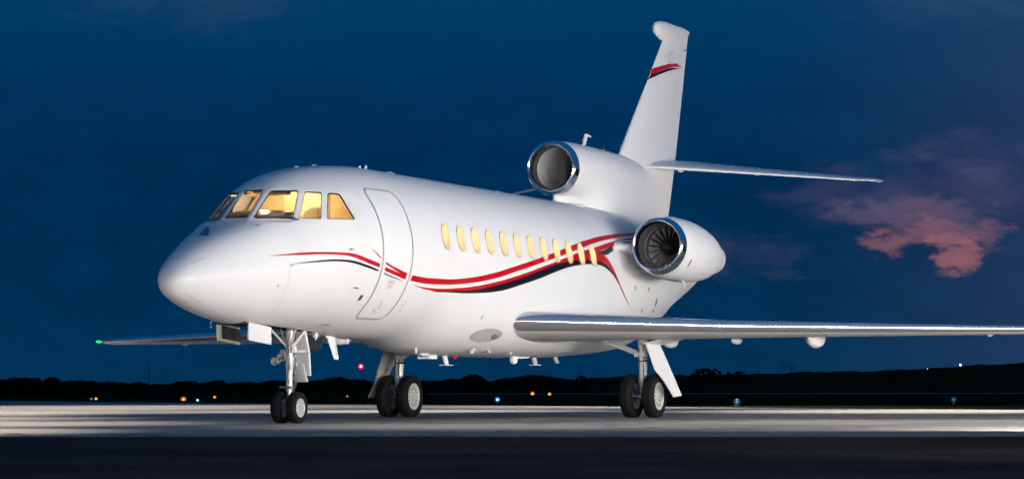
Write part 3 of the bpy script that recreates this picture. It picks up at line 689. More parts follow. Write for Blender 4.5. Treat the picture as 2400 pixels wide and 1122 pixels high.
for s in (-1, 1):
    hs = empty('tailplane', JET); rings = []
    for y, xl, zl, c, th in HSEC:
        q = naca(th, 22); rings.append([(xl+x*c, s*y, zl+v*c+x*c*TRIM) for x, v in q] + [(xl+x*c, s*y, zl-v*c+x*c*TRIM) for x, v in q[-2:0:-1]])
    MB().loft(rings).build('tailplane_panel', 'white_paint', hs, True, 40)
    rr = []
    for y, xl, zl, c, th in HSEC[1:4]:
        yv = lambda x: 5*th*(.2969*math.sqrt(x)-.126*x-.3516*x*x); xs_ = [.05*(i/8)**2 for i in range(9)]
        rr.append([(xl+x*c-.006, s*y, zl+yv(x)*c+.005+x*c*TRIM) for x in xs_[::-1]] + [(xl+x*c-.006, s*y, zl-yv(x)*c-.005+x*c*TRIM) for x in xs_[1:]])
    MB().loft(rr, closed=False, cap=False).build('leading_edge', 'silver_paint', hs, True, 0)
    for y in (.45, 1.75): MB().ball((13.48+y*.68+(1.93-y*.36)*.45, s*y, 4.655-y*.06-.075+y*.012+.08), .05, 8, (3.0, .8, .8)).build('hinge_fairing', 'white_paint', hs)

# ------------------------------------------------------------------ centre engine intake and its fairing
ci = empty('centre_intake', JET)
LIPX, LIPZ = 9.28, 4.29
MB().lathe((LIPX, 0, LIPZ), (1, 0, 0), [(.162, .484), (.10, .476), (.05, .464), (.025, .452), (.005, .436), (0, .425), (.006, .413), (.03, .398), (.08, .387), (.14, .383)], 64).build('intake_lip', 'lip_chrome', ci)
MB().lathe((LIPX, 0, LIPZ), (1, 0, 0), [(.139, .383), (.17, .380), (.30, .378)], 56).build('duct_ring', 'duct_dark', ci, True, 0)
duct = []
for i in range(19):
    f = i/18; x = .30 + 2.3*f; g2 = max(0, (f-.3)/.7); dz_ = -.62*(3*g2*g2-2*g2**3); duct.append([(LIPX+x, .377*math.cos(2*math.pi*k/48), LIPZ+dz_+.377*math.sin(2*math.pi*k/48)) for k in range(48)])
MB().loft(duct, cap=False).build('intake_duct', 'duct_grey', ci, True, 0)
MB().lathe((LIPX+.62, 0, LIPZ-.03), (1, 0, 0), [(0, .378), (.008, .371), (.016, .378)], 48).build('duct_joint', 'silver_paint', ci)
MB().lathe((LIPX+2.6, 0, LIPZ-.62), (1, 0, 0), [(0, .40), (.001, 0)], 40).build('duct_end', 'duct_dark', ci)
cs = [(9.44, .482, 4.772), (9.9, .505, 4.79), (10.3, .512, 4.797), (10.8, .508, 4.795), (11.4, .475, 4.79), (12.0, .42, 4.78), (12.6, .345, 4.765), (13.2, .252, 4.735), (13.6, .190, 4.70), (13.9, .150, 4.67), (14.3, .105, 4.62)]
cx_ = np.array([q[0] for q in cs]); xs = np.linspace(9.44, 14.3, 64); kk = [pchip(xs, cx_, np.array([q[j] for q in cs])) for j in (1, 2)]
def fair_ring(x, w, zt, n=26):
    zc = LIPZ; bb = min(1, max(0, (x-9.75)/1.5)); bb = bb*bb*(3-2*bb); fl = .32*min(1, max(0, (x-10.0)/2.5)); row = []
    for i in range(n+1): a_ = math.pi/2*i/n; row.append((x, -w*math.sin(a_), zc+(zt-zc)*math.cos(a_)))
    for i in range(1, n+1):
        t_ = i/n; ts = math.sin(t_*math.pi/2); zr, yr = zc - .481*ts, w*math.cos(t_*math.pi/2)
        z2 = zc - (zc-3.30)*t_; y2 = w + fl*max(0, (t_-.35)/.65)**2.2
        row.append((x, -(yr*(1-bb)+y2*bb), zr*(1-bb)+z2*bb))
    return row + [(q[0], -q[1], q[2]) for q in row[-2:0:-1]]
MB().loft([fair_ring(x, kk[0][i], kk[1][i]) for i, x in enumerate(xs)], cap=False).build('intake_fairing', 'white_paint', ci, True, 60)
sp = [(9.46, .02, 3.86, 3.55), (9.52, .07, 3.87, 3.5), (9.8, .13, 3.88, 3.4), (10.3, .24, 3.9, 3.3), (10.8, .32, 3.9, 3.3)]
MB().loft([[(x, -w, zt), (x, -w*1.05, (zt+zb)/2), (x, -w*1.3, zb), (x, w*1.3, zb), (x, w*1.05, (zt+zb)/2), (x, w, zt)] for x, w, zt, zb in sp]).build('splitter_fairing', 'white_paint', ci, True, 40)
for y in (-.42, .30): MB().ball((9.62 if y < 0 else 8.2, y, 3.63), .05, 8, (3, 1.2, .8)).build('drain_scoop', 'white_paint', ci)
# strap antenna, beacon on the fairing
MB().plate([(10.72, -.008, 4.79), (10.84, -.008, 4.79), (10.98, -.008, 5.02), (10.86, -.008, 5.02)], .02).plate([(10.90, -.008, 4.985), (11.12, -.008, 4.972), (11.12, -.008, 5.005), (10.90, -.008, 5.02)], .018).build('antenna', 'white_paint', ci)
MB().lathe((11.75, 0, 4.775), (0, 0, 1), [(0, .038), (.02, .038), (.04, .03), (.055, .012), (.056, 0)], 18).build('beacon', 'red_lens', ci)

# ------------------------------------------------------------------ side engines
NR = [(0.08, .475), (.25, .505), (.6, .541), (1.1, .545), (1.6, .513), (2.1, .442), (2.5, .350), (2.9, .262)]
blade_me = None
def nacelle(s):
    global blade_me
    e_ = empty('engine_nacelle', JET); o0 = Vector((9.35, s*1.93, 2.905)); ax = Vector((1, s*-.012, -.039))
    xs = np.linspace(.10, 2.9, 40); rr = pchip(xs, np.array([q[0] for q in NR]), np.array([q[1] for q in NR]))
    MB().lathe(o0, ax, [(float(x), float(r)) for x, r in zip(xs, rr)] + [(2.9, .245), (2.4, .23)], 64).build('cowl', 'white_paint', e_, True, 40)
    MB().lathe(o0, ax, [(.15, .492), (.10, .482), (.05, .467), (.022, .454), (.004, .438), (0, .427), (.006, .415), (.03, .400), (.08, .389), (.14, .385)], 64).build('intake_lip', 'lip_chrome', e_)
    MB().lathe(o0, ax, [(.139, .385), (.35, .388), (.9, .395), (1.05, .395)], 56).build('intake_duct', 'duct_dark', e_, True, 0)
    MB().lathe(o0, ax, [(.46, .389), (.47, .383), (.49, .383), (.50, .390)], 56).build('duct_ring', 'fan', e_)
    MB().lathe(o0, ax, [(.80, .395), (.801, 0)], 40).build('fan_back', 'black_rubber', e_, False)
    MB().lathe(o0, ax, [(.42, .0), (.425, .02), (.47, .06), (.54, .10), (.62, .13), (.7, .135)], 32).build('spinner', 'spinner_dark', e_)
    for k in range(20):
        if blade_me is None:
            vs = []
            for i in range(7):
                f = i/6; r = .11+.275*f; tw = R(25+38*f); ch = .030+.022*f
                for c in (-1, -.4, .3, 1): vs.append((ch*c*math.cos(tw)+.012*(1-c*c), ch*c*math.sin(tw), r))
            b_ = obj('fan_blade', vs, [(a*4+j, a*4+j+1, (a+1)*4+j+1, (a+1)*4+j) for a in range(6) for j in range(3)], 'fan', e_, True, 0); blade_me = b_.data
        else:
            b_ = bpy.data.objects.new('fan_blade', blade_me); COL.objects.link(b_); b_.parent = e_
        b_.location = o0 + ax*.63; b_.rotation_euler = (2*math.pi*k/20, 0, 0)
    # stub pylon
    ps = []
    for y, z, xl, xt, th in ((.95, 2.90, 9.20, 12.6, .17), (1.20, 2.90, 9.38, 12.3, .13), (1.34, 2.90, 9.48, 12.1, .115), (1.47, 2.895, 9.60, 11.9, .11)):
        q = naca(.12, 16); row = []
        for u, v in q: row.append((xl+u*(xt-xl), s*y, z + min(th, v/.06*th)))
        for u, v in q[-2:0:-1]: row.append((xl+u*(xt-xl), s*y, z - min(th, v/.06*th)))
        ps.append(row)
    MB().loft(ps).build('pylon', 'white_paint', e_, True, 40)
    MB().box((9.57, s*1.30, 2.955), (.02, .16, .075), Matrix.Rotation(R(-s*38), 3, 'Z')).build('pylon_scoop', 'black_rubber', e_, False)
    # cowl details
    def cowl_pt(x, ang, off=.004):
        r = float(pchip(np.array([x]), np.array([q[0] for q in NR]), np.array([q[1] for q in NR]))[0])+off
        return o0 + ax*x + Vector((0, -s*-1*math.cos(R(ang))*r*1, math.sin(R(ang))*r)) if False else o0 + ax*x + Vector((0, s*math.cos(R(ang))*r, math.sin(R(ang))*r))
    def cowl_line(name, pts, wdt, mat):
        P = [cowl_pt(*q) for q in pts]; vs = []
        for i, q in enumerate(P):
            a = P[max(0, i-1)]; b = P[min(len(P)-1, i+1)]; nn_ = (q - (o0+ax*pts[i][0])).normalized(); sd = (b-a).normalized().cross(nn_).normalized()*wdt/2; vs += [q+sd, q-sd]
        MB().add(vs, [(2*i, 2*i+2, 2*i+3, 2*i+1) for i in range(len(P)-1)]).build(name, mat, e_, True, 0)
    cowl_line('cowl_joint', [(.62+.15*i, 30-1.5*i) for i in range(5)], .008, 'seam')
    cowl_line('cowl_louvre', [(.42, -25-2*i) for i in range(9)], .05, 'dark_seam'); cowl_line('cowl_louvre', [(.42, -27-2*i) for i in range(7)], .025, 'steel')
    cowl_line('cowl_vent', [(.55, 62+3*i) for i in range(7)], .03, 'dark_seam'); cowl_line('cowl_vent', [(.75, -80-3*i) for i in range(4)], .06, 'dark_seam')
    MB().plate([cowl_pt(.95, -78, -.01), cowl_pt(1.05, -78, -.01), cowl_pt(1.1, -79, .10), cowl_pt(1.05, -79, .10)], .012).build('drain_mast', 'white_paint', e_)
nacelle(-1); nacelle(1)

# ------------------------------------------------------------------ landing gear
def wheel(parent, c, Rr, w, rim, holes, s):
    """tyre and rim, axle along Y, s = side that faces out"""
    c = Vector(c); h = w/2; prof = [(-h*.80, rim), (-h*.93, rim+.02*Rr/.37), (-h, rim+(Rr-rim)*.40), (-h*.97, rim+(Rr-rim)*.66), (-h*.84, Rr-(Rr-rim)*.13), (-h*.62, Rr-.010), (-h*.45, Rr-.001)]
    for g_ in (-.30, -.08, .14): prof += [(h*(g_-.02), Rr), (h*g_, Rr-.008), (h*(g_+.04), Rr-.008), (h*(g_+.06), Rr)]
    prof += [(-x, r) for x, r in prof[6::-1]]
    mb = MB().lathe(c, (0, 1, 0), prof, 48)
    for i, v in enumerate(mb.v):                       # weight flattens the contact patch
        if v[2] < .004: mb.v[i] = (v[0], v[1]+(v[1]-c.y)*.06, .004)
    mb.build('tyre', 'tyre', parent, True, 40)
    o = Vector((0, s, 0))
    MB().lathe(c, o, [(-h*.75, rim*.96), (h*.2, rim*.92), (h*.62, rim*.90), (h*.80, rim*1.0), (h*.84, rim*1.02), (h*.86, rim*.97), (h*.78, rim*.86), (h*.70, rim*.82), (h*.66, rim*.80), (h*.72, rim*.45), (h*.80, rim*.32), (h*.82, rim*.30), (h*.98, rim*.27), (h*1.0, rim*.20), (h*.96, 0)], 48).build('rim', 'rim', parent, True, 28)
    mb = MB()
    for k in range(holes):
        a = 2*math.pi*k/holes; q = c + o*(h*.695) + Vector((math.cos(a), 0, math.sin(a)))*rim*.68; mb.lathe(q, o, [(-.004, rim*.055), (.006, rim*.055), (.0061, 0)], 10)
    mb.build('rim_openings', 'rim_dark', parent, True, 30)
    mb = MB()
    for k in range(8):
        a = 2*math.pi*(k+.5)/8; q = c + o*(h*.8) + Vector((math.cos(a), 0, math.sin(a)))*rim*.38; mb.lathe(q, o, [(0, rim*.05), (.012, rim*.05), (.0121, 0)], 8)
    mb.build('wheel_bolts', 'steel', parent, True, 30)
    MB().lathe(c, -o, [(h*.2, rim*.9), (h*.55, rim*.88), (h*.62, rim*.6), (h*.9, rim*.35), (h*.95, 0)], 32).build('brake', 'steel', parent, True, 30)

def main_gear(s):
    g = empty('main_landing_gear', JET); x, y = 7.9, s*2.225; ax = .352
    for k in (-1, 1): wheel(g, (x, y+k*.195, ax), .362, .205, .222, 14, k)
    MB().tube((x, y, 1.35), (x, y, 1.00), .082, .078, 24).tube((x, y, 1.00), (x, y, .78), .076, .074, 24).lathe((x, y, .78), (0, 0, -1), [(0, .074), (0, .068), (.21, .066), (.21, .078), (.255, .078), (.255, .055), (.35, .05), (.45, .045)], 24).build('strut', 'silver_paint', g)
    MB().lathe((x, y, .985), (0, 0, -1), [(0, .079), (.012, .081), (.02, .079)], 24).lathe((x, y, .945), (0, 0, -1), [(0, .0775), (.0, .0795), (.035, .0795), (.035, .0775)], 24).build('strut_band', 'black_rubber', g)
    MB().tube((x, y, .60), (x, y, .34), .047, .047, 20).build('piston', 'steel', g)
    MB().tube((x, y-.15, ax), (x, y+.15, ax), .045, .045, 16).ball((x, y, ax), .07, 8).build('axle', 'steel', g)
    MB().tube((x-.02, y-s*.04, 1.02), (x+.1, y-s*.78, 1.27), .028, .028, 12).tube((x-.02, y-s*.04, 1.06), (x+.1, y-s*.45, 1.20), .018, .018, 10).box((x-.04, y-s*.08, 1.03), (.08, .09, .07)).build('side_brace', 'silver_paint', g)
    MB().lathe((x-.085, y-.01, 1.04), (-1, 0, 0), [(0, .05), (.02, .05), (.025, .03), (.03, .03), (.031, 0)], 14).box((x-.07, y, .96), (.03, .05, .06)).build('brace_fitting', 'silver_paint', g)
    MB().path([(x-.075, y+s*.035, 1.2), (x-.08, y+s*.04, .9), (x-.08, y+s*.05, .62), (x-.06, y+s*.03, .45)], .009, 6).build('hydraulic_line', 'hose', g)
    MB().path([(x-.07, y-s*.05, 1.15), (x-.085, y-s*.03, .8), (x-.075, y-s*.05, .55), (x-.05, y-s*.1, .40)], .007, 6).build('hydraulic_line', 'hose', g)
    MB().plate([(x+.10, y-.03, .62), (x+.10, y+.03, .62), (x+.24, y+.02, .50), (x+.24, y-.02, .50)], .025).plate([(x+.24, y-.02, .50), (x+.24, y+.02, .50), (x+.08, y+.03, .36), (x+.08, y-.03, .36)], .025).build('torque_link', 'steel', g)
    for k in range(6):
        a = math.pi*2*k/6; MB()
    # leg door hung outboard, its lower end kicked out
    t0 = [(x-.22, y+s*.14, 1.21), (x+.40, y+s*.14, 1.19), (x+.34, y+s*.34, .80), (x+.28, y+s*.56, .355), (x-.05, y+s*.56, .335), (x-.10, y+s*.40, .62), (x-.22, y+s*.30, .78)]
    MB().plate(t0, .028).build('leg_door', 'white_paint' if s < 0 else 'door_inner', g, True, 30)
    MB().plate([(x-.25, y+s*.10, 1.20), (x+.42, y+s*.10, 1.18), (x+.42, y+s*.55, 1.285), (x-.25, y+s*.60, 1.31)], .02).build('hinge_door', 'white_paint', g, True, 30)
    MB().box((x+.05, y+s*.20, .88), (.03, .10, .03)).build('door_bracket', 'steel', g)
    MB().box((x+.05, y+s*.12, 1.08), (.03, .12, .03)).build('door_bracket', 'steel', g)
main_gear(-1); main_gear(1)

ng = empty('nose_landing_gear', JET)
for k in (-1, 1): wheel(ng, (0, k*.122, .216), .221, .145, .128, 8, k)
MB().lathe((0.02, 0, 1.33), (-.02, 0, -1), [(0, .054), (.22, .054), (.22, .062), (.34, .062), (.34, .048), (.40, .048), (.40, .057), (.56, .057), (.58, .046), (.60, .051), (.62, .046), (.80, .043), (.80, .050), (.86, .050), (.86, .038), (.95, .034)], 24).build('strut', 'silver_paint', ng)
MB().tube((.005, 0, .56), (0, 0, .24), .038, .038, 16).build('piston', 'steel', ng)
MB().tube((0, -.10, .216), (0, .10, .216), .03, .03, 14).lathe((0, 0, .42), (0, 0, -1), [(0, .03), (.1, .05), (.22, .05), (.26, .02)], 16).build('axle', 'steel', ng)
MB().lathe((0, 0, .50), (0, 0, -1), [(0, .048), (0, .0525), (.035, .0525), (.035, .048)], 20).build('yellow_band', pmat('band_yellow', (.45, .36, .08), .5), ng)
MB().tube((-.02, -.03, 1.06), (-.18, -.20, 1.31), .016, .016, 10).tube((-.02, .03, 1.06), (-.18, .20, 1.31), .016, .016, 10).tube((.0, -.05, 1.06), (.12, -.20, 1.31), .022, .022, 10).tube((.0, .05, 1.06), (.12, .20, 1.31), .016, .016, 10).build('drag_brace', 'silver_paint', ng)
MB().lathe((-.02, -.07, 1.02), (-.35, -1, 0), [(0, .045), (.03, .045), (.03, .025), (.05, .025), (.051, 0)], 14).build('pivot', 'silver_paint', ng)
for y, z, r, x in ((.04, .86, .062, -.22), ): 
    MB().lathe((x+.12, y+.08, z), (-1, -.1, 0), [(0, .02), (.03, .05), (.10, r), (.13, r), (.135, r*.9), (.12, r*.8)], 20).build('taxi_light', 'steel', ng); MB().lathe((x+.12, y+.08, z), (-1, -.1, 0), [(.122, r*.85), (.10, 0)], 20).build('taxi_lamp', 'lamp_glass', ng)
MB().tube((-.03, .02, .88), (-.12, .10, .87), .018, .018, 8).tube((-.06, .04, .98), (-.16, .08, .99), .03, .035, 10).tube((-.06, .05, .94), (-.15, .10, .93), .022, .022, 10).box((-.07, .05, .96), (.07, .06, .12)).build('steering_unit', 'steel', ng)
MB().plate([(.06, -.025, .72), (.06, .025, .72), (.22, .02, .60), (.22, -.02, .60)], .02).plate([(.22, -.02, .60), (.22, .02, .60), (.05, .03, .42), (.05, -.03, .42)], .02).build('torque_link', 'steel', ng)
MB().tube((-.08, -.09, .50), (-.08, .09, .50), .014, .014, 8).ball((-.08, -.09, .50), .020, 6).ball((-.08, .09, .50), .020, 6).build('towing_pin', 'steel', ng)
for j, (dx_, dy_) in enumerate(((.07, -.03), (.08, .0), (.075, -.05), (-.07, -.03))):
    pts = [(dx_+.012*math.sin(k*2.1+j), dy_+.016*math.cos(k*1.7+j), 1.25-.10*k) for k in range(8)]; MB().path(pts, .005, 6).build('hydraulic_line', 'hose', ng)
for k, (dx_, dy_, z) in enumerate(((.07, -.06, 1.06), (.08, -.05, .93), (.06, -.07, .80), (.07, -.05, .70), (-.07, -.05, .78), (.09, -.03, .62), (.06, .07, .58))): MB().ball((dx_, dy_, z), .020, 6, (1, 1, 1.3)).tube((0, 0, z), (dx_, dy_, z), .012, .012, 8).build('fitting', 'steel', ng)
# doors: the forward pair, and the leg door with its lower flap behind the strut
MB().plate([(-1.56, -.245, 1.36), (-.955, -.245, 1.31), (-.955, -.245, 1.073), (-1.56, -.238, 1.125)], .016).build('forward_door', 'white_paint', ng, True, 30)
fd = MB().plate([(-1.56, .245, 1.36), (-.955, .245, 1.31), (-.955, .244, 1.073), (-1.56, .238, 1.125)], .016).build('forward_door', 'door_inner', ng, True, 30)
MB().plate([(-1.44, .232, 1.33), (-.97, .232, 1.28), (-.97, .231, 1.115), (-1.44, .227, 1.155)], .012).build('door_recess', 'bay_dark', fd, True, 30)
bk = [(.13, -.165, 1.27), (.13, .14, 1.27), (.22, .14, .98), (.34, .10, .68), (.36, -.12, .665), (.24, -.165, .98)]
MB().plate(bk[:3] + [bk[5]], .022).plate([bk[2], bk[3], bk[4], bk[5]], .022).build('leg_door', 'silver_paint', ng, True, 30)
MB().plate([(.12, -.17, 1.27), (.17, -.17, 1.27), (.28, -.17, .98), (.23, -.17, .98)], .02).plate([(.23, -.17, .98), (.28, -.17, .98), (.40, -.125, .66), (.35, -.125, .66)], .02).build('door_edge', 'white_paint', ng, True, 30)
MB().plate([(.12, -.135, .80), (.12, .08, .80), (.22, .07, .58), (.22, -.145, .575)], .02).plate([(.115, -.14, .80), (.15, -.14, .80), (.255, -.15, .575), (.215, -.15, .575)], .03).build('lower_flap', 'silver_paint', ng, True, 30)
MB().tube((.02, -.04, 1.0), (.2, -.14, 1.0), .016, .016, 8).tube((.05, -.02, .80), (.13, -.06, .83), .014, .014, 8).build('door_rod', 'silver_paint', ng)
bay = MB()
bay.add([(-1.62, -.22, 1.34), (.32, -.22, 1.29), (.32, .22, 1.29), (-1.62, .22, 1.34), (-1.62, -.22, 1.75), (.32, -.22, 1.75), (.32, .22, 1.75), (-1.62, .22, 1.75)], [(0, 1, 5, 4), (1, 2, 6, 5), (2, 3, 7, 6), (3, 0, 4, 7), (4, 5, 6, 7)]).build('gear_bay', 'bay_dark', ng, False)
MB().path([(-2.05, .02, 1.40), (-2.10, .02, 1.34), (-2.12, .0, 1.29)], .009, 8).ball((-2.12, 0, 1.285), .016, 6).build('nose_probe', 'steel', JET)

# ------------------------------------------------------------------ aerials and drains under the belly, fittings on the crown
def blade(x, z0, z1, c0, c1, rake, y=0.0, th=.03, name='blade_antenna'):
    rings = []
    for f in (0, .5, .92, 1):
        z = z0+(z1-z0)*f; c = (c0+(c1-c0)*f)*(1 if f < 1 else .85); xl = x + rake*f
        rings.append([(xl+c*u, y+th*v*(1-.4*f), z) for u, v in ((0, 0), (.12, .7), (.35, 1), (.7, .6), (1, .05), (.7, -.6), (.35, -1), (.12, -.7))])
    return MB().loft(rings).build(name, 'white_paint', JET, True, 50)
blade(.98, 1.27, .895, .27, .15, .26, -.05)
blade(.96, 1.33, 1.21, .30, .29, .03, -.05, .05, 'antenna_base')
for x, y, z in ((.55, -.12, 1.25), (1.75, 0, 1.22), (3.35, -.32, 1.10), (.42, -.20, 1.27)):
    MB().ball((x, y, z-.045), .024, 8, (.9, .7, 2.3)).plate([(x-.08, y-.010, z-.04), (x+.08, y-.010, z-.04), (x+.08, y+.010, z-.04), (x-.08, y+.010, z-.04)], .010).build('drain_mast', 'white_paint', JET)
def t_mast(x, y, z0, z1):
    MB().plate([(x, y, z0), (x+.14, y, z0), (x+.20, y, z1), (x+.10, y, z1)], .03).plate([(x-.02, y-.05, z1), (x+.30, y-.05, z1), (x+.30, y+.05, z1), (x-.02, y+.05, z1)], .012).build('drain_mast', 'white_paint', JET)
t_mast(4.70, -.12, 1.0, .845); t_mast(8.2, -.12, 1.0, .875)
MB().plate([(9.35, 0, 1.05), (9.5, 0, 1.05), (9.62, 0, .92), (9.5, 0, .92)], .03).build('drain_mast', 'white_paint', JET)
MB().lathe((6.9, -.35, 1.02), (0, 0, -1), [(0, .07), (.08, .07), (.13, .055), (.145, .02), (.146, 0)], 14).plate([(6.9, -.35, .96), (7.5, -.35, .985), (7.5, -.35, 1.0), (6.9, -.35, 1.0)], .05).build('fuel_drain', 'white_paint', JET)
MB().lathe((5.15, -.12, 1.0), (0, 0, -1), [(0, .04), (.02, .04), (.04, .035), (.055, .015), (.056, 0)], 14).build('belly_beacon', 'red_lens', JET)
MB().ball((3.9, -.18, 1.0), .03, 8, (4.5, 2.5, 1)).box((4.2, -.1, .965), (.28, .2, .06)).build('belly_antenna', 'white_paint', JET)
MB().ball((2.0, .3, 1.19), .06, 8, (5, 2.4, 1.2)).build('belly_antenna', 'white_paint', JET)
for x, y, z in ((4.5, -.75, 1.07), (4.75, -.6, 1.04), (5.2, -.7, 1.05), (5.9, -.75, 1.04)): MB().ball((x, y, z), .02, 6, (2.5, 1, 1)).build('drain_stub', 'white_paint', JET)
# landing light in the wing-root fairing and the round port above it
def fair_pt(x, z, off=.004): return skin(x, z, off)[0]
def oval(name, x, z, rx, rz, mat, off, x0=None, n=28, parent=JET):
    P = [fair_pt(x + rx*math.cos(2*math.pi*i/n), z + rz*math.sin(2*math.pi*i/n), off) for i in range(n)]; c = fair_pt(x, z, off)
    return MB().add(P+[c], [(i, (i+1) % n, n) for i in range(n)]).build(name, mat, parent, True, 0)
lp = PIN['lamp']; lx, lz = lp[0][0], lp[0][2]; lw_, lh_ = (lp[2][0]-lp[1][0])/2, abs(lp[3][2]-lp[4][2])/2
ll = oval('landing_light', lx, lz, lw_, lh_, 'grey_trim', .004)
oval('lamp_cover', lx, lz, lw_*.965, lh_*.94, pmat('lamp_cover', (.60, .61, .60), .12, .15, .6), .007, parent=ll)
MB().ball(fair_pt(lx+lw_*.55, lz+.01, -.02), .085, 10, (1.5, .5, 1)).build('lamp_reflector', 'chrome', ll)
px_, pz_ = PIN['port'][0][0], PIN['port'][0][2]
oval('service_port', px_, pz_, .04, .03, 'dark_seam', .005); oval('service_port', px_+.002, pz_-.002, .030, .022, 'white_paint', .008)
for x in (.22, .72): MB().ball((x, 0, float(fus(np.array([x]))[2][0])-.002), .018, 6, (4.2, 2, 1.0)).build('crown_antenna', 'white_paint', JET)
for x, h in ((2.05, .06), (2.25, .085)): MB().plate([(x, 0, 3.68), (x+.08, 0, 3.68), (x+.10, 0, 3.69+h), (x+.06, 0, 3.69+h)], .015).build('crown_antenna', 'white_paint', JET)
MB().ball((3.1, 0, 3.70), .035, 8, (5, 2, 1)).build('crown_antenna', 'white_paint', JET)
MB().ball((7.0, .0, 3.69), .04, 8, (3.2, 2, 1)).build('crown_antenna', 'white_paint', JET)
# camera windows on the nose crown
def crown(x, y, off=.004):
    w, zm, zt, zb, pl_, pu_ = [float(k[0]) for k in fus(np.array([x]))]; c = max(-1, min(1, y/w)); return Vector((x, y, zm+(zt-zm)*(1-abs(c)**pu_)**(1/pu_)+off))
def crown_quad(name, P, mat, off):
    vs = []; n = 5
    for i in range(n):
        for j in range(n):
            u, v = i/(n-1), j/(n-1); a = Vector(P[0])*(1-u)+Vector(P[1])*u; b = Vector(P[3])*(1-u)+Vector(P[2])*u; q = a*(1-v)+b*v; vs.append(crown(q.x, q.y, off))
    return MB().add(vs, [(i*n+j, (i+1)*n+j, (i+1)*n+j+1, i*n+j+1) for i in range(n-1) for j in range(n-1)]).build(name, mat, JET, True, 0)
for nm, ky, mt, of in (('nose_light_frame', 'eye_frame', 'grey_trim', .005), ('nose_light_glass', 'eye_dark', 'dark_glass', .008), ('nose_light_cover', 'eye_white', 'door_paint', .007)):
    crown_quad(nm, [(q[0], q[1], 0) for q in PIN[ky]], mt, of)

# ------------------------------------------------------------------ flight deck behind the glass
fd = empty('flight_deck', JET)
rg = []
for x in np.linspace(-.72, .50, 16):
    w, zm, zt, zb, pl_, pu_ = [float(k[0]) for k in fus(np.array([x]))]; rg.append([(x, w*.955*math.cos(a), zm+(zt-zm)*.955*math.sin(a)) for a in np.linspace(math.asin(min(1, (3.20-zm)/((zt-zm)*.955))), math.pi-math.asin(min(1, (3.20-zm)/((zt-zm)*.955))), 24)])
MB().loft(rg, closed=False, cap=False).build('ceiling_liner', 'cream', fd, True, 0)
w, zm, zt, zb, pl_, pu_ = [float(k[0]) for k in fus(np.array([.50]))]
MB().add([(.50, w*.97*math.cos(a), zm+(zt-zm if math.sin(a) > 0 else zm-zb)*.97*math.sin(a)) for a in np.linspace(0, 2*math.pi, 40, endpoint=False)], [tuple(range(40))]).build('bulkhead', 'cream', fd, False)
MB().box((.47, 0, 2.6), (.03, .62, 1.35)).build('bulkhead_door', 'seat_cream', fd, False)
for y in (-.32, .32): MB().box((.46, y, 2.6), (.04, .03, 1.4)).build('door_jamb', 'seat_cream', fd, False)
MB().box((-.2, 0, 2.1), (1.3, 1.3, .04)).build('floor', 'wood_brown', fd, False)
MB().loft([[(x, y, zt_ - .05*(y/.6)**2) for y in np.linspace(-k, k, 12)] + [(x, y, 2.60) for y in np.linspace(k, -k, 12)] for x, k, zt_ in ((-1.36, .20, 2.80), (-1.2, .40, 2.855), (-1.0, .53, 2.90), (-.86, .62, 2.91))]).build('glareshield', 'wood_brown', fd, True, 40)
MB().box((-.86, 0, 2.56), (.06, 1.45, .38)).build('instrument_panel', 'panel_dark', fd, False)
MB().box((-.50, 0, 3.19), (.45, .34, .07)).box((-.82, -.30, 3.15), (.10, .26, .025)).box((-.82, .30, 3.15), (.10, .26, .025)).build('overhead_panel', 'panel_dark', fd, False)
for s in (-1, 1):
    st_ = MB()
    rr = []
    for z, hx, hy in ((2.20, .07, .23), (2.45, .08, .25), (2.70, .075, .24), (2.84, .07, .20), (2.93, .06, .15), (2.975, .03, .09)):
        rr.append([(-.22+.05*(z-2.2)/.5 + hx*math.copysign(abs(math.cos(a))**.6, math.cos(a)), s*.47+hy*math.copysign(abs(math.sin(a))**.6, math.sin(a)), z) for a in np.linspace(0, 2*math.pi, 20, endpoint=False)])
    st_.loft(rr).box((-.42, s*.47, 2.25), (.45, .48, .12)).build('pilot_seat', 'seat_cream', fd, True, 40)
    MB().path([(-.30, s*.62, 2.95), (-.32, s*.64, 2.80), (-.30, s*.66, 2.6)], .02, 8).build('seat_belt', pmat('belt', (.75, .38, .05), .5) if s < 0 else 'cream', fd)
MB().path([(.1, -.55, 2.6), (.1, -.55, 3.3)], .018, 8).build('grab_pole', 'seat_cream', fd)
MB().lathe((.05, 0, 3.42), (0, 0, -1), [(0, .09), (.02, .09), (.025, 0)], 20).build('dome_lamp', 'cockpit_light', fd)
L = bpy.data.lights.new('cockpit_light', 'POINT'); L.energy = 20; L.color = (1, .78, .46); L.shadow_soft_size = .08
lo = bpy.data.objects.new('cockpit_light', L); COL.objects.link(lo); lo.location = (-.05, 0, 3.30); lo.parent = JET; lo['kind'] = 'helper'
fill_L = bpy.data.lights.new('cockpit_light', 'POINT'); fill_L.energy = 8; fill_L.color = (1, .80, .50); fill_L.shadow_soft_size = .05  # added fill light, evens out the seats and panel
fill_lo = bpy.data.objects.new('cockpit_light', fill_L); COL.objects.link(fill_lo); fill_lo.location = (-.72, 0, 3.10); fill_lo.parent = JET; fill_lo['kind'] = 'helper'

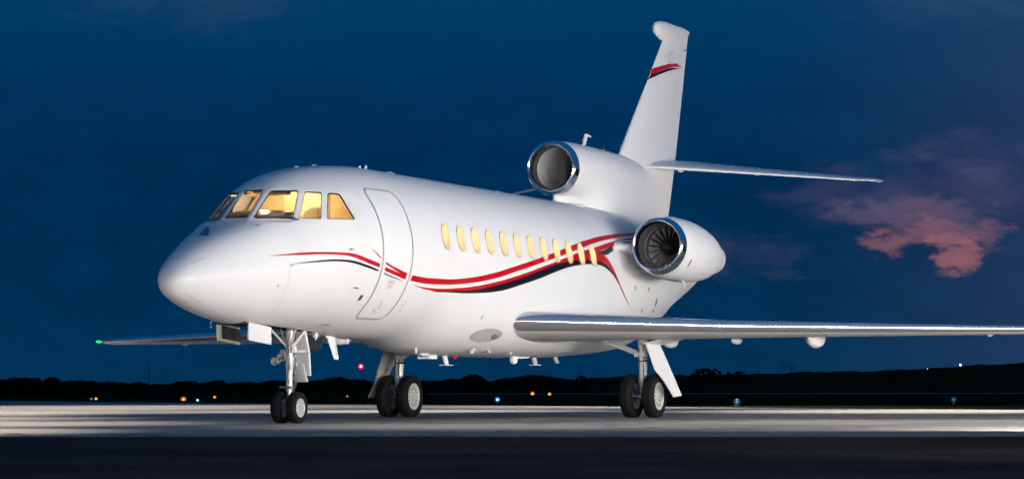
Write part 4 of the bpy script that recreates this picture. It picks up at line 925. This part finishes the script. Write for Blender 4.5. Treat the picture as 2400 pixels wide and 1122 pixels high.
# ------------------------------------------------------------------ trees along the horizon
random.seed(11)
ICO = None
_bm = bmesh.new(); bmesh.ops.create_icosphere(_bm, subdivisions=2, radius=1); ICO_V = np.array([tuple(v.co) for v in _bm.verts]); ICO_F = [tuple(v.index for v in f.verts) for f in _bm.faces]; _bm.free()
_rng = np.random.default_rng(5)
def clump(mb, c, r, sq=(1, 1, .8)):
    mb.add((ICO_V*(1+_rng.uniform(-.25, .25, (len(ICO_V), 1)))*r*np.array(sq) + np.array(c)).tolist(), ICO_F)
PROF = [(-60, 889), (0, 889), (20, 888), (30, 885), (90, 885), (95, 892), (110, 893), (115, 885), (130, 884), (145, 895), (165, 891), (190, 890), (215, 893), (235, 895), (255, 893), (280, 896), (300, 898), (330, 894), (350, 900), (400, 900), (410, 894), (450, 892), (460, 897), (490, 895), (500, 891), (520, 891), (530, 899), (560, 896), (580, 893), (600, 897), (620, 892), (660, 890), (690, 896), (765, 888), (780, 884), (800, 883), (815, 888), (840, 889), (870, 892), (885, 897), (940, 897), (983, 892), (1032, 891), (1047, 889), (1081, 888), (1087, 883), (1108, 877), (1129, 882), (1138, 891), (1157, 894), (1163, 889), (1178, 886), (1202, 885), (1215, 881), (1239, 879), (1254, 877), (1263, 881), (1285, 880), (1297, 884), (1340, 888), (1440, 886)]
def treeline():
    mb = MB(); px = np.array([q[0] for q in PROF], float); py = np.array([q[1] for q in PROF], float)
    x = -60.0
    while x < 1445:
        Z = random.uniform(1000, 1250); top = at_depth(x, np.interp(x, px, py), Z).z; g_ = at_depth(x, 905, Z)
        r = random.uniform(.9, 1.6)
        for z in np.arange(.3, top, r*.8): clump(mb, (g_.x, g_.y, min(z, top-r*.8)), r*random.uniform(.9, 1.3))
        clump(mb, (g_.x, g_.y, top-r*.55), r*.7)
        x += random.uniform(4, 7)
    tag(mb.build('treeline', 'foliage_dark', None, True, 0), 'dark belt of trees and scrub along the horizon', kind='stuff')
treeline()
def tree(px, py_top, Z, label, wide=1.0, dense=26):
    dense *= 3
    root = empty('tree'); top = at_depth(px, py_top, Z); h = top.z; root.location = (top.x, top.y, 0)
    tag(root, label, 'tree')
    MB().tube((0, 0, -.5), (0, 0, h*.55), .28, .16, 8).tube((0, 0, h*.3), (h*.18, 0, h*.6), .12, .06, 6).tube((0, 0, h*.35), (-h*.15, h*.1, h*.65), .12, .06, 6).build('trunk', 'bark', root)
    mb = MB()
    for i in range(dense):
        a, q = random.uniform(0, 6.28), random.random()**.5; z = h*random.uniform(.10, .95); k = math.sqrt(max(.1, 1-((z/h-.5)/.55)**2))
        clump(mb, (math.cos(a)*q*h*.42*wide*k, math.sin(a)*q*h*.42*wide*k, min(z, h*.93)), h*random.uniform(.05, .10))
    clump(mb, (0, 0, h*.9), h*.1)
    mb.build('crown', 'foliage_dark', root, True, 0)
tree(1658, 862, 1050, 'broad dark tree on the ridge just beyond the near main wheels and door', 1.7, 46)
tree(1727, 868.5, 1080, 'low round tree on the ridge between the broad tree and the bare tree', 1.6, 30)
tree(1108, 876, 960, 'tall rounded tree standing above the tree belt between the two main gears', 1.3, 34)
tree(122, 883, 960, 'small round tree beside the flat-topped trees at the frame edge under the wing tip', 1.2, 28)
tree(1362, 878.5, 960, 'small lone tree just beside the near main gear wheels', 1.0, 20)
def bare_tree():
    p_ = at_depth(1852, 853, 1050); root = empty('bare_tree'); root.location = (p_.x, p_.y, 1.0); tag(root, 'leafless tree with forked branches on the ridge under the wing', 'tree')
    h = p_.z-1.0; mb = MB(); tk = MB().tube((0, 0, -.5), (0, 0, h*.5), .2, .13, 8).build('trunk', 'bark', root)
    def br(a, d_, l, r, k):
        b = a+d_*l; mb.tube(a, b, r, r*.6, 5, False)
        if k:
            for _ in range(3): br(b, (d_+Vector((random.uniform(-.8, .8), random.uniform(-.8, .8), random.uniform(-.1, .5)))).normalized(), l*.68, r*.62, k-1)
    for i in range(5): br(Vector((0, 0, h*(.3+.05*i))), Vector((math.cos(i*1.9)*.7, math.sin(i*1.9)*.7, .8)).normalized(), h*.3, .09, 3)
    mb.build('branches', 'bark', root)
bare_tree()

# ------------------------------------------------------------------ airfield lights
def emat(name, col, e_): 
    return pmat(name, tuple(min(.9, c) for c in col), .4, emit=col, estr=e_)
emat('amber', (1, .38, .06), 2); emat('amber_soft', (1, .30, .04), .22); emat('blue', (.15, .45, 1), 5); emat('blue_soft', (.02, .10, .5), .5); emat('white_lamp', (1, .95, .85), 9); emat('red_core', (1, .55, .5), 8); emat('red_soft', (1, .0, .06), 1.1); emat('blue_pale', (.10, .35, .55), .28); emat('blue_dim', (.01, .05, .12), .35); emat('white_soft', (.9, .75, .6), .25)
def lamp(px, py, Z, core, soft, rc, rs, label, post=True, group=None, sq=1.0, name='airfield_light'):
    hz = 561 + 6001.85*(_d.z + _r2.z*(px-1200)/6001.85)/_u2.z
    if py > hz: Z = min(Z, .31*6001.85/(py-hz))
    p_ = at_depth(px, py, Z); root = empty(name); root.location = (p_.x, p_.y, 0); tag(root, label, 'light', group)
    k = Z/6001.85; r = rs*k
    if post: MB().tube((0, 0, -.2), (0, 0, p_.z-r*.5), .05, .04, 8).lathe((0, 0, max(.02, p_.z-r)), (0, 0, 1), [(0, r*.6), (.02, r*.6), (.03, r*.4)], 12).build('post', 'mast_grey', root)
    if soft: 
        fwd = (Vector((p_.x, p_.y, 0))-Vector((CAM.x, CAM.y, 0))).normalized()
        MB().ball((fwd.x*r*1.2, fwd.y*r*1.2, p_.z), r, 10, (1, 1, sq)).build('bloom_halo', soft, root)  # lens bloom drawn as a faintly glowing ball behind the bulb
    MB().ball((0, 0, p_.z), rc*k, 8).build('bulb', core, root)
lamp(430, 934.5, 300, 'amber', 'amber_soft', 3.2, 7.5, 'large amber light low on the field beyond the apron, left of the nose wheels', sq=.8)
lamp(503, 930, 420, 'amber', 'amber_soft', 2.0, 4.0, 'small amber light farther out between the blue light and the nose wheels')
lamp(225, 933.5, 300, 'amber', 'amber_soft', 2.4, 5.0, 'amber light beside a whitish one on the dark field below the green wing tip', sq=.7)
lamp(214, 934, 302, 'white_soft', None, 2.5, 2.5, 'dim whitish light touching the amber one below the green wing tip')
lamp(463, 937.0, 210, 'blue', 'blue_soft', 2.4, 4.4, 'bright blue taxiway light between two amber lights')
lamp(1166, 935.5, 170, 'blue', 'blue_soft', 3.0, 7.0, 'bright blue taxiway light on the field between the main wheels')
lamp(1248, 922, 700, 'amber', 'amber_soft', 3.0, 5.5, 'amber light, nearer the blue one of the two between the main wheels')
lamp(1288, 923, 700, 'amber', 'amber_soft', 2.6, 5.0, 'amber light, nearer the near main gear of the two between the main wheels')
lamp(814, 928, 500, 'white_soft', 'amber_soft', 2.0, 3.0, 'faint orange light beside the far gear door')
lamp(1727, 942, 150, 'blue_pale', 'blue_dim', 4.0, 9.0, 'pale blue taxiway light on the dark field right of the near main wheels')
lamp(2235, 936, 190, 'blue_pale', 'blue_dim', 3.2, 7.0, 'pale blue taxiway light far to the side under the wing')
lamp(2174, 865, 1330, 'white_lamp', None, 1.8, 1.8, 'lower of the two bright white lights on the hill crest')
lamp(2251, 854.5, 1330, 'white_lamp', None, 2.1, 2.1, 'higher of the two bright white lights on the hill crest')
lamp(2031, 874.5, 1300, 'white_lamp', None, 1.1, 1.1, 'tiny white light on the hillside left of the two bright ones')
lamp(846, 858, 900, 'red_core', 'red_soft', 2.4, 6.5, 'red obstruction beacon on a slim mast above the trees', name='beacon_mast')
p_ = at_depth(349, 850, 1400)
ms = MB()
for i in range(3):
    a = i*2.094; ms.tube((math.cos(a)*.5, math.sin(a)*.5, 0), (math.cos(a)*.35, math.sin(a)*.35, p_.z), .07, .07, 5)
for z in np.arange(1, p_.z, 1.2):
    for i in range(3):
        a, b = i*2.094, (i+1)*2.094; ms.tube((math.cos(a)*.45, math.sin(a)*.45, z), (math.cos(b)*.45, math.sin(b)*.45, z+1.0), .04, .04, 4)
mo = ms.build('radio_mast', 'mast_grey', None); mo.location = (p_.x, p_.y, 0); tag(mo, 'thin unlit lattice mast rising above the trees under the far wing', 'mast')
